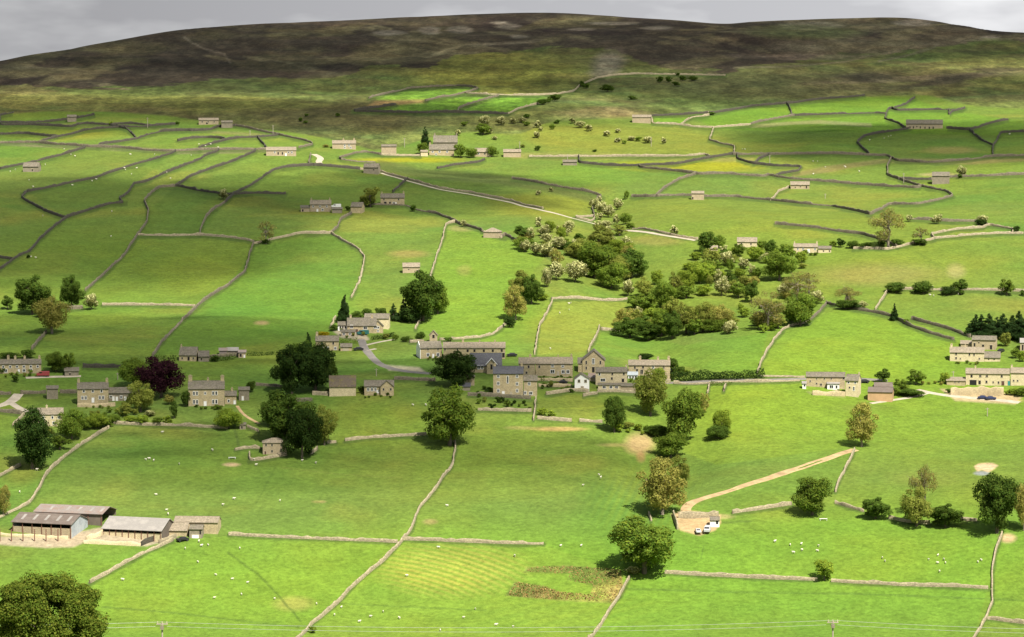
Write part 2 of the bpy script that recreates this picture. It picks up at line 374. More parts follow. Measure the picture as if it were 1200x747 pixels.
    put(he*np.clip((px-760)/160, 0, 1)*np.clip(fbm(X, Y*.4, 60, 97, 5)*6-.6, 0, 1), (0.14, 0.12, 0.07), .6)
    put(he*ell(wx, wy, 40, 74, 50, 6, rot=-20), (0.105, 0.10, 0.05), .6)
    for cx, cy, rx, ry in [(456, 39, 18, 3.2), (504, 36, 12, 4.5), (539, 35, 15, 4.2), (596, 31, 14, 3.2), (585, 27, 10, 1.5), (682, 35, 16, 2), (607, 43, 12, 1.5), (1000, 26, 0.1, .1),
                           (720, 28, 30, 2.2), (770, 33, 18, 2.4), (1072, 27, 24, 4), (950, 31, 36, 5), (1160, 44, 10, 1.5)]:
        put(ell(px+5*nzm, py+1.2*nzm, cx, cy, rx, ry, .25), (0.24, 0.21, 0.16), .75)
    put(rough*ell(wx, wy, 940, 36, 60, 8), (0.10, 0.12, 0.04), .7)
    put(ell(px, wy, 590, 51, 42, 1.8, rot=-4), (0.24, 0.2, 0.13), .7); put(ell(px, wy, 520, 62, 22, 2, rot=-18), (0.26, 0.23, 0.13), .55)
    put(ell(wx, wy, 945, 66, 90, 4), (0.22, 0.17, 0.12), .55); put(ell(wx, wy, 930, 55, 30, 7), (0.22, 0.18, 0.12), .35)
    put(ell(px+5*nzm, py+2*nzm, 712, 76, 20, 15, .4, rot=-35), (0.27, 0.23, 0.19), .55)
    put(ell(px+5*nzm, py+2*nzm, 1080, 92, 130, 3, rot=-3), (0.24, 0.18, 0.12), .4)
    put(ell(wx, wy, 1020, 92, 40, 5), (0.05, 0.042, 0.03), .7); put(ell(wx, wy, 1120, 96, 60, 4, rot=-8), (0.055, 0.045, 0.03), .8); put(ell(wx, wy, 1180, 84, 40, 3), (0.055, 0.045, 0.03), .7)
    # enclosed bright fields high on the moor edge
    for pl, c in [([(440,114),(482,105),(557,103),(530,113),(500,118),(440,117)], (0.11,0.21,0.02)), ([(432,128),(500,119),(536,113),(584,113),(552,123),(536,129),(470,131)], (0.11,0.22,0.02)),
                  ([(540,130),(584,113),(646,113),(608,128),(592,133)], (0.105,0.215,0.02)), ([(810,137),(900,126),(1010,114),(1070,116),(1120,131),(1200,142),(1200,160),(840,152)], (0.095,0.18,0.018)),
                  ([(764,137),(810,138),(800,145),(768,144)], (0.11,0.22,0.02))]:
        put(polymask(px, py, pl, 1.2), c, .9)
    put(polymask(px, py, [(440,119),(500,117),(500,121),(430,125)], 1.5), (0.28,0.19,0.08), .75)
    put(ell(wx, wy, 1110, 175, 30, 4), (0.25, 0.18, 0.1), .3)
    # rushy banks and worn ground
    def band(pts, w, c, k, warp=1.0):
        d = seg_dist(px+3*warp*nzm, py+1.5*warp*nzm, pts); put(np.clip((w-d)/(w*.6)+.2, 0, 1), c, k)
    band([(445,193),(490,203),(525,206),(565,209),(600,213),(637,218),(690,230)], 7, (0.075,0.095,0.025), .75)
    band([(930,204),(1040,188),(1140,190),(1200,186)], 3.5, (0.16,0.13,0.06), .6)
    band([(880,148),(960,143),(1020,147)], 2.5, (0.2,0.17,0.1), .5)
    band([(1040,340),(1130,398)], 0.1, (0.1,0.1,0.05), 0)
    band([(600,182),(700,184),(880,187)], 4, (0.2,0.18,0.06), .5)
    band([(60,146),(180,150),(330,160)], 2, (0.15,0.13,0.06), .5)
    band([(0,168),(100,172),(200,178),(310,176)], 3.2, (0.15,0.13,0.08), .75)
    for cx, cy, rx, ry, c, k in [(655,503,30,2.5,(0.36,0.24,0.1),.7), (610,502,16,2,(0.25,0.2,0.08),.5), (750,520,16,12,(0.36,0.25,0.13),.75), (752,536,5,6,(0.3,0.15,0.08),.5), (722,522,18,2,(0.3,0.24,0.1),.5),
                                 (1181,631,9,5,(0.45,0.3,0.18),.8), (505,612,8,3,(0.28,0.2,0.1),.5), (372,588,7,1.3,(0.32,0.25,0.1),.4), (378,588,4,1.2,(0.42,0.3,0.14),.3), (345,708,22,8,(0.24,0.24,0.06),.6),
                                 (272,545,9,2,(0.42,0.3,0.2),.7), (305,378,8,2.5,(0.3,0.2,0.12),.6), (545,317,8,6,(0.22,0.2,0.06),.4), (1030,322,70,12,(0.2,0.17,0.06),.5), (1120,318,10,8,(0.3,0.24,0.12),.4),
                                 (480,298,22,4,(0.25,0.18,0.07),.5), (1100,205,22,2,(0.3,0.22,0.14),.5), (770,283,30,5,(0.2,0.15,0.05),.5), (1083,560,40,10,(0.15,0.17,0.03),.4), (540,268,14,3,(0.25,0.19,0.09),.5),
                                 (20,480,10,2,(0.2,0.16,0.08),.4), (845,606,14,3,(0.35,0.28,0.14),.5), (1010,478,30,4,(0.12,0.15,0.03),.3), (1190,470,10,2,(0.4,0.3,0.15),.5)]:
        put(ell(px+3*nzm, py+1.2*nzm, cx, cy, rx, ry, .4), c, k)
    # hay-cut stripes and the bracken patch at the bottom
    sx = px - 520; sy = py - 665
    st = .5+.5*np.sin((np.hypot(px-380, (py-760)*2.3))/1.75 + .6*nzb)
    put(ell(px, py, 530, 668, 75, 28, .35)*st, (0.27, 0.26, 0.05), .85)
    st2 = .5+.5*np.sin((px*.25+py*1.0)/1.6)
    put(ell(px, py, 640, 715, 110, 30, .4)*st2, (0.16, 0.24, 0.025), .35)
    put(ell(px, py, 760, 585, 60, 40, .4)*(.5+.5*np.sin((px+py*.5)/1.7)), (0.15,0.22,0.02), .3)
    bp = np.maximum(polymask(px+4*nzm, py+1.5*nzm, [(618,666),(668,664),(728,668),(730,692),(716,706),(650,703),(594,699),(604,683),(640,688),(655,694),(690,697),(695,687),(665,680),(668,673),(616,671)], 1.2), 0)
    put(bp*np.clip(.65+nzs*1.2, 0, 1), (0.27, 0.19, 0.075), .75); put(bp*np.clip(nzm*3, 0, 1), (0.11, 0.15, 0.03), .8)
    # faint paths across the turf
    for pts, w, c, k in [([(268,648),(300,672),(330,702),(352,728)], 1.5, (0.05,0.09,0.015), .6), ([(120,712),(200,718),(300,730),(350,735)], 1.2, (0.06,0.11,0.02), .55),
                         ([(400,708),(480,712),(570,716)], 1.0, (0.06,0.11,0.02), .4), ([(735,690),(860,694),(1000,696),(1160,702),(1200,704)], 1.2, (0.06,0.11,0.02), .5),
                         ([(822,655),(823,648),(825,640)], .8, (0.06,0.11,0.02), .5), ([(315,545),(322,548),(300,590)], .9, (0.05,0.09,0.015), .35), ([(100,548),(150,547),(210,545)], 1.2, (0.06,0.1,0.02), .35),
                         ([(640,479),(680,479),(705,476),(720,470)], .9, (0.2,0.26,0.03), .5), ([(275,500),(280,528)], 2, (0.05,0.08,0.02), .5), ([(470,560),(400,556),(330,548)], .8, (0.12,0.15,0.03), .4),
                         ([(845,613),(880,611)], 1.5, (0.06,0.1,0.02), .5), ([(970,235),(1080,300),(1110,318)], 2, (0.09,0.14,0.02), .3), ([(100,555),(700,470)], .1, (0,0,0), 0),
                         ([(0,137),(30,135)], .1, (0,0,0), 0), ([(215,44),(240,58),(262,63),(270,74)], 1.4, (0.2,0.17,0.12), .5), ([(1030,72),(1060,66),(1095,56),(1100,50)], 1.5, (0.16,0.14,0.1), .5),
                         ([(860,80),(930,78),(990,72),(1060,58),(1110,48),(1200,45)], 1.3, (0.19,0.16,0.1), .5)]:
        if k: d = seg_dist(px+1.5*nzs, py+.8*nzm, pts); put(np.clip((w-d)/(w*.6)+.3, 0, 1), c, k)
    # dirt in yards
    for pl, c in [([(786,603),(802,598),(845,604),(844,612),(838,622),(820,628),(798,622)], (0.40,0.28,0.16)), ([(-60,632),(40,628),(100,622),(150,612),(215,625),(200,634),(172,640),(100,636),(85,641),(55,643),(-60,634)], (0.32,0.26,0.19)),
                  ([(1102,456),(1180,461),(1198,466),(1190,474),(1120,470)], (0.36,0.28,0.17)), ([(390,388),(428,388),(432,398),(425,400),(400,396)], (0.34,0.29,0.22)),
                  ([(945,459),(992,461),(990,466),(950,462)], (0.2,0.2,0.08)), ([(450,428),(492,431),(500,437),(455,434)], (0.38,0.33,0.24)), ([(1142,547),(1147,544),(1155,543),(1163,543),(1170,546),(1164,550),(1158,554),(1151,551),(1146,553)], (0.46,0.34,0.22))]:
        put(polymask(px+2*nzs, py+nzs, pl, 1.2), c, .85)
    put(ell(px+2*nzs, py+nzs, 1151, 555, 9, 2.5, .3), (0.2,0.23,0.24), .8)
    lum = C @ np.array([.25, .65, .1]); gw = np.clip((C[..., 1]/C[..., 0]-1.05)*4, 0, 1)[..., None]; C[:] = C*(1+gw*(np.array([.96, .95, 1.05])-1)); C[:] = np.maximum(C, .008)
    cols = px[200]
    for mt, pts in WALLS:                                        # rank grass along the wall feet, with the walls' dark foot shade painted in
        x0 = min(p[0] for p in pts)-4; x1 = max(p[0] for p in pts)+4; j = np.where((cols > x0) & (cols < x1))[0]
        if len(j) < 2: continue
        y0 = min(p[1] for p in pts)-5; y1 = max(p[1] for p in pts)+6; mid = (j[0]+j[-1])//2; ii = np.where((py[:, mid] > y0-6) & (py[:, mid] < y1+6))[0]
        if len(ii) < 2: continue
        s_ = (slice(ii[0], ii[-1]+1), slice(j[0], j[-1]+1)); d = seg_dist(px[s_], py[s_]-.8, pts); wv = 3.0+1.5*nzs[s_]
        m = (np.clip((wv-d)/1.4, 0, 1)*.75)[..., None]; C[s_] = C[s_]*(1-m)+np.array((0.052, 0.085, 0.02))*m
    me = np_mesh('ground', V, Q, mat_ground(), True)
    ca = me.color_attributes.new('sward', 'FLOAT_COLOR', 'POINT')
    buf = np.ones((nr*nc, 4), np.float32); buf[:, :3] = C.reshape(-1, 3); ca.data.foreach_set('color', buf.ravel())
    rg = me.attributes.new('rough_ground', 'FLOAT', 'POINT'); rg.data.foreach_set('value', np.maximum(rough, bp).astype(np.float32).ravel())
    o = bpy.data.objects.new('ground', me); link(o); o['kind'] = 'structure'
def mat_ground():
    m, nt, b = newmat('grass_and_heather')
    at = N(nt, 'ShaderNodeAttribute', attribute_name='sward'); ra = N(nt, 'ShaderNodeAttribute', attribute_name='rough_ground')
    n1 = noise(nt, .09, 8, .72); n2 = noise(nt, .55, 6, .75); n3 = noise(nt, .022, 5, .6); n4 = noise(nt, .25, 6, .8)
    c = mixrgb(nt, 1.0, at.outputs['Color'], ramp(nt, n1, [(.32, .84), (.5, 1.0), (.68, 1.16)]), 'MULTIPLY')
    c = mixrgb(nt, 1.0, c, ramp(nt, n2, [(.32, .7), (.5, 1.0), (.68, 1.3)]), 'MULTIPLY')
    c = mixrgb(nt, ramp(nt, n3, [(.42, 0.0), (.7, .35)]), c, mixrgb(nt, 1.0, c, (1.45, 1.05, .9), 'MULTIPLY'))
    # dark tussocks, denser on the rough ground
    t = ramp(nt, n4, [(.56, 0.0), (.68, .45)])
    t2 = ramp(nt, n4, [(.44, 0.0), (.6, .75)])
    tf = mixrgb(nt, ra.outputs['Fac'], t, t2)
    c = mixrgb(nt, tf, c, mixrgb(nt, 1.0, c, (.5, .55, .55), 'MULTIPLY'))
    tcg = N(nt, 'ShaderNodeTexCoord'); mpg = N(nt, 'ShaderNodeMapping'); mpg.inputs['Scale'].default_value = (1, .35, 1); nt.links.new(tcg.outputs['Object'], mpg.inputs[0]); n5 = noise(nt, .07, 12, .8, vec=mpg.outputs[0]); c = mixrgb(nt, ra.outputs['Fac'], c, mixrgb(nt, 1.0, c, ramp(nt, n5, [(.40, .6), (.5, .97), (.60, 1.55)]), 'MULTIPLY'))
    nt.links.new(c, b.inputs['Base Color']); b.inputs['Roughness'].default_value = 1.0; b.inputs['Specular IOR Level'].default_value = .1
    bp = N(nt, 'ShaderNodeBump'); bp.inputs['Strength'].default_value = .5; bp.inputs['Distance'].default_value = .7
    nt.links.new(n2, bp.inputs['Height']); nt.links.new(bp.outputs[0], b.inputs['Normal'])
    return m
# ------------------------------------------------------------------ roads and tracks: sheets just above the turf
def ribbon(name, pts, width, mat, wob=.12, lift=.09):
    P3 = [P(*p) for p in pts]; line = []
    for a, b in zip(P3[:-1], P3[1:]):
        n = max(2, int((b-a).length/2.5))
        for k in range(n): line.append(a.lerp(b, k/n))
    line.append(P3[-1])
    L = np.array([(p.x, p.y) for p in line])
    for _ in range(6): L[1:-1] = (L[:-2]+2*L[1:-1]+L[2:])/4
    T = np.gradient(L, axis=0); T /= np.linalg.norm(T, axis=1)[:, None]+1e-9; Nn = np.stack([-T[:,1], T[:,0]], 1)
    V = []; k = 7
    for j in range(k):
        s = (j/(k-1)-.5)*width; w = s*(1+wob*vnoise(L[:,0], L[:,1], 6, 33+(j > 3)))
        q = L + Nn*w[:, None]; edge = -.12 if j in (0, k-1) else lift if (j != 3 or name != 'track') else lift+.45*np.minimum(0, vnoise(L[:,0], L[:,1], 9, 71)-.1)
        V.append(np.stack([q[:,0], q[:,1], H(q[:,0], q[:,1])+edge], 1))
    V = np.stack(V, 1); n = len(L); i = np.arange(n*k).reshape(n, k)
    Q = np.stack([i[:-1,:-1], i[1:,:-1], i[1:,1:], i[:-1,1:]], -1).reshape(-1, 4)
    o = link(bpy.data.objects.new(name, np_mesh(name, V.reshape(-1, 3), Q, mat, True))); o['kind'] = 'structure'; return o
ribbon('track', [(1001,527),(960,541),(905,559),(850,575),(815,585),(803,592),(800,601),(812,606)], 4.2, M['track'], .3, .12)
ribbon('road', [(760,449),(790,447),(840,446.5),(890,446),(940,444.5),(985,443),(1040,446)], 4.0, M['asphalt'])
ribbon('road', [(423,398),(427,408),(434,417),(444,427),(456,432),(480,436),(505,438)], 4.0, M['asphalt'])
ribbon('path', [(428,405),(445,401),(463,398)], 2.2, M['gravel'])
ribbon('path', [(430,411),(440,409)], 2.5, M['gravel'])
ribbon('road', [(1020,473),(1046,468.5),(1072,466),(1086,461)], 2.6, M['gravel'])
ribbon('road', [(1075,457),(1090,461),(1110,464),(1150,467),(1195,472)], 4.4, M['gravel'])
ribbon('road', [(-10,478),(8,474),(17,468),(22,462)], 5, M['gravel'])
ribbon('road', [(14,473),(22,479),(33,483)], 4, M['gravel'])
ribbon('path', [(368,181),(375,184),(376,187),(372,190),(378,194)], 4.5, M['gravel'])
ribbon('road', [(447,203),(475,211.5),(515,222.5),(550,227.5),(600,237.5),(638,247.5),(672,256.5),(700,263),(742,271),(775,276),(815,282)], 2.6, M['gravel'])
ribbon('path', [(278,476),(284,485),(292,491),(304,497)], 1.6, M['track'])
ribbon('path', [(30,443),(60,441.5),(95,441)], 3.0, M['gravel'])
# ------------------------------------------------------------------ what stands where: words for the labels
MARKS = [("the lone upper left barn", 85, 141), ("the skewed upper left barn", 37, 199), ("the whitish moor edge farmhouse", 244, 143),
 ("the long pale farm row", 329, 179), ("the house by the moor lane", 403, 172), ("the rushy bank's left barn", 434, 199),
 ("the square barn by the hamlet", 456, 176), ("the hilltop hamlet", 520, 172), ("the hamlet's low pinkish barn", 600, 180), ("the barn below the dark pasture", 752, 140),
 ("the yellow meadow's shed", 668, 191), ("the long ruined upper right barn", 1083, 147), ("the tall grey right barn", 1102, 212), ("the tiny right slope barn", 938, 217),
 ("the sunlit right pasture barn", 817, 230), ("the white fronted slope farm", 376, 243), ("the arched slope farmhouse", 460, 236), ("the pink hip roofed barn", 575, 273),
 ("the pale middle pasture barn", 482, 315), ("the thicket's top cottage", 875, 285), ("the upper white cottage row", 952, 292), ("the lane's upper bend", 700, 262),
 ("the empty left slope", 60, 300), ("the big left hillside pasture", 170, 330), ("the bright pasture above the beech", 250, 330), ("the far left fell pastures", 60, 165), ("the high moor edge enclosures", 530, 120), ("the scree gully", 700, 95),
 ("the dark moor edge pasture", 800, 105), ("the upper right moor", 1080, 100), ("the far right slope", 1160, 190), ("the right middle slope", 1080, 262), ("the wooded gully", 760, 350), ("the thicket's dark central trees", 720, 310),
 ("the thicket's lower right edge", 920, 370), ("the thicket's lower left edge", 615, 365), ("the square yellow pasture", 670, 385),
 ("the slate roofed barn house", 222, 415), ("the red and tin sheds", 273, 413), ("the square manor house", 242, 462), ("the symmetrical farmhouse", 109, 464), ("the left edge terrace", 25, 430),
 ("the half hidden white farmhouse", 55, 492), ("the copper beech", 189, 440), ("the farmhouse under dark trees", 322, 525), ("the mossy roofed white barn", 402, 452), ("the gabled bungalow", 446, 455),
 ("the lane top farm", 425, 380), ("the small lane side house", 384, 402), ("the long barn row", 540, 410), ("the slate roofed schoolhouse", 572, 425), ("the tall three storey house", 596, 447),
 ("the hip roofed outhouse", 548, 445), ("the terrace left of the chapel", 645, 430), ("the stone chapel", 696, 425), ("the little white cottage", 682, 449), ("the yellow stone house", 716, 443), ("the right hand village terrace", 761, 434),
 ("the roadside hedge", 840, 440), ("the white porched cottage row", 968, 449), ("the timber fronted barn", 1032, 462), ("the cream right edge farmhouse", 1157, 444), ("the long pale right farmhouse", 1140, 412),
 ("the right edge conifer belt", 1170, 388), ("the hillside above right farms", 1070, 350), ("the walled quarry yard", 820, 613), ("the dirt track's bend", 880, 570), ("the oval spoil heap", 1151, 548),
 ("the big oval right tree", 1168, 592), ("the lower left farmyard sheds", 110, 615), ("the lower left stone barns", 232, 620), ("the bracken patch", 665, 685), ("the mown stripes", 520, 665),
 ("the village meadow's big tree", 527, 490), ("the meadow below the village", 640, 545), ("the bottom left pasture", 200, 690), ("the bottom right pasture", 1000, 650), ("the bottom middle pasture", 860, 700), ("the shaded lower left meadow", 200, 560), ("the shaded middle meadow", 400, 590)]
USED = {}
PEND = []
def want(o, text, px, py, rel=True, maxw=16, same=False):
    """text + where it stands; ordinals are added at the end where several would read alike"""
    if rel:
        best = min(MARKS, key=lambda m: ((m[1]-px)*.6)**2 + ((m[2]-py)*1.4)**2)
        dx, dy = px-best[1], py-best[2]
        if abs(dx) < 9 and abs(dy) < 5: w = "beside"
        elif abs(dx) > 2.0*abs(dy): w = "right of" if dx > 0 else "left of"
        else: w = "downhill of" if dy > 0 else "uphill of"
        text = text + " " + w + " " + best[0]
    PEND.append((o, text, px, py, same))
ORD = ["first", "second", "third", "fourth", "fifth", "sixth", "seventh", "eighth", "ninth", "tenth", "eleventh", "twelfth", "thirteenth", "fourteenth", "fifteenth", "sixteenth", "seventeenth", "eighteenth", "nineteenth", "twentieth"]
def settle_labels():
    by = {}
    for r in PEND: by.setdefault(r[1], []).append(r)
    for text, rs in by.items():
        if len(rs) == 1 or rs[0][4]:
            for r in rs: r[0]['label'] = text
            continue
        rs.sort(key=lambda r: r[2]); n = len(rs)
        for i, r in enumerate(rs):
            s = ("left one" if i == 0 else "right one") if n == 2 else ("leftmost" if i == 0 else "rightmost" if i == n-1 else ORD[i] + " from left")
            r[0]['label'] = text + ", " + s
            if len(r[0]['label'].split()) > 16: print('LONG', r[0]['label'])
# ------------------------------------------------------------------ dry stone walls
def wall(pts, mat='wall', h=1.35, w=.62, text=None):
    if text is None: h = {'wall_dark': 1.45, 'wall': 1.4}.get(mat, 1.15); w = .62
    P3 = [P(*p) for p in pts]
    L = [P3[0].xy]
    for a, b in zip(P3[:-1], P3[1:]):
        n = max(1, int((b-a).length/1.6))
        for k in range(1, n+1): L.append(a.xy.lerp(b.xy, k/n))
    L = np.array([(p.x, p.y) for p in L]); n = len(L)
    if n > 4:
        for _ in range(3): L[1:-1] = (L[:-2]+2*L[1:-1]+L[2:])/4
    o0 = L.mean(0); z0 = float(H(*o0))
    T = np.gradient(L, axis=0); T /= np.linalg.norm(T, axis=1)[:, None]+1e-9; Nn = np.stack([-T[:,1], T[:,0]], 1)
    L = L + Nn*(.28*vnoise(L[:,0], L[:,1], 5, 44))[:, None]
    hh = h*(1+.18*vnoise(L[:,0], L[:,1], 2.1, 12)+.2*vnoise(L[:,0], L[:,1], 14, 13)) + rng.normal(0, .11, n)
    broken = vnoise(L[:,0], L[:,1], 26, 15+n % 7) > .72                    # tumbled lengths
    hh = np.where(broken, hh*.5, hh)
    zb = H(L[:,0], L[:,1]); V = []
    for off, zz in ((-.5, None), (-.46, .35), (-.36, .9), (-.2, 1.0), (.2, 1.0), (.36, .9), (.46, .35), (.5, None)):
        q = L + Nn*(off*w*np.where(broken, 1.7, 1.0)*(1+rng.normal(0, .06, n)))[:, None]
        z = zb - .6 if zz is None else zb + hh*zz + rng.normal(0, .03, n)
        V.append(np.stack([q[:,0]-o0[0], q[:,1]-o0[1], z-z0], 1))
    V = np.stack(V, 1); k = V.shape[1]; i = np.arange(n*k).reshape(n, k)
    Q = np.stack([i[:-1,:-1], i[:-1,1:], i[1:,1:], i[1:,:-1]], -1).reshape(-1, 4)
    V = V.reshape(-1, 3)
    caps = np.array([[i[e,0], i[e,1], i[e,6], i[e,7]] for e in (0, -1)] + [[i[e,1], i[e,2], i[e,5], i[e,6]] for e in (0, -1)] + [[i[e,2], i[e,3], i[e,4], i[e,5]] for e in (0, -1)])
    Q = np.concatenate([Q, caps])
    o = bpy.data.objects.new('dry_stone_wall' if text is None or 'retaining' not in text else 'retaining_wall', np_mesh('dry_stone_wall', V, Q, M[mat])); link(o); o.location = (o0[0], o0[1], z0)
    o['category'] = 'stone wall'
    px = sum(p[0] for p in pts)/len(pts); py = sum(p[1] for p in pts)/len(pts)
    if text: want(o, text, px, py, rel=False); return o
    dx = pts[-1][0]-pts[0][0]; dy = pts[-1][1]-pts[0][1]; dxx = max(p[0] for p in pts)-min(p[0] for p in pts); ln = dxx
    size = "long " if ln > 120 else "short " if ln < 32 else ""
    tone = {'wall': 'grey', 'wall_pale': 'bleached', 'wall_dark': 'shade-toned', 'stone': 'tawny', 'stone_pale': 'pale'}[mat]
    run = "running across" if abs(dy) < .22*dxx+1 else "slanting up right" if dx*dy < 0 else "slanting up left"
    want(o, size + tone + " wall " + run + ",", px, py); return o
D_, S_ = 'wall_dark', 'wall_pale'
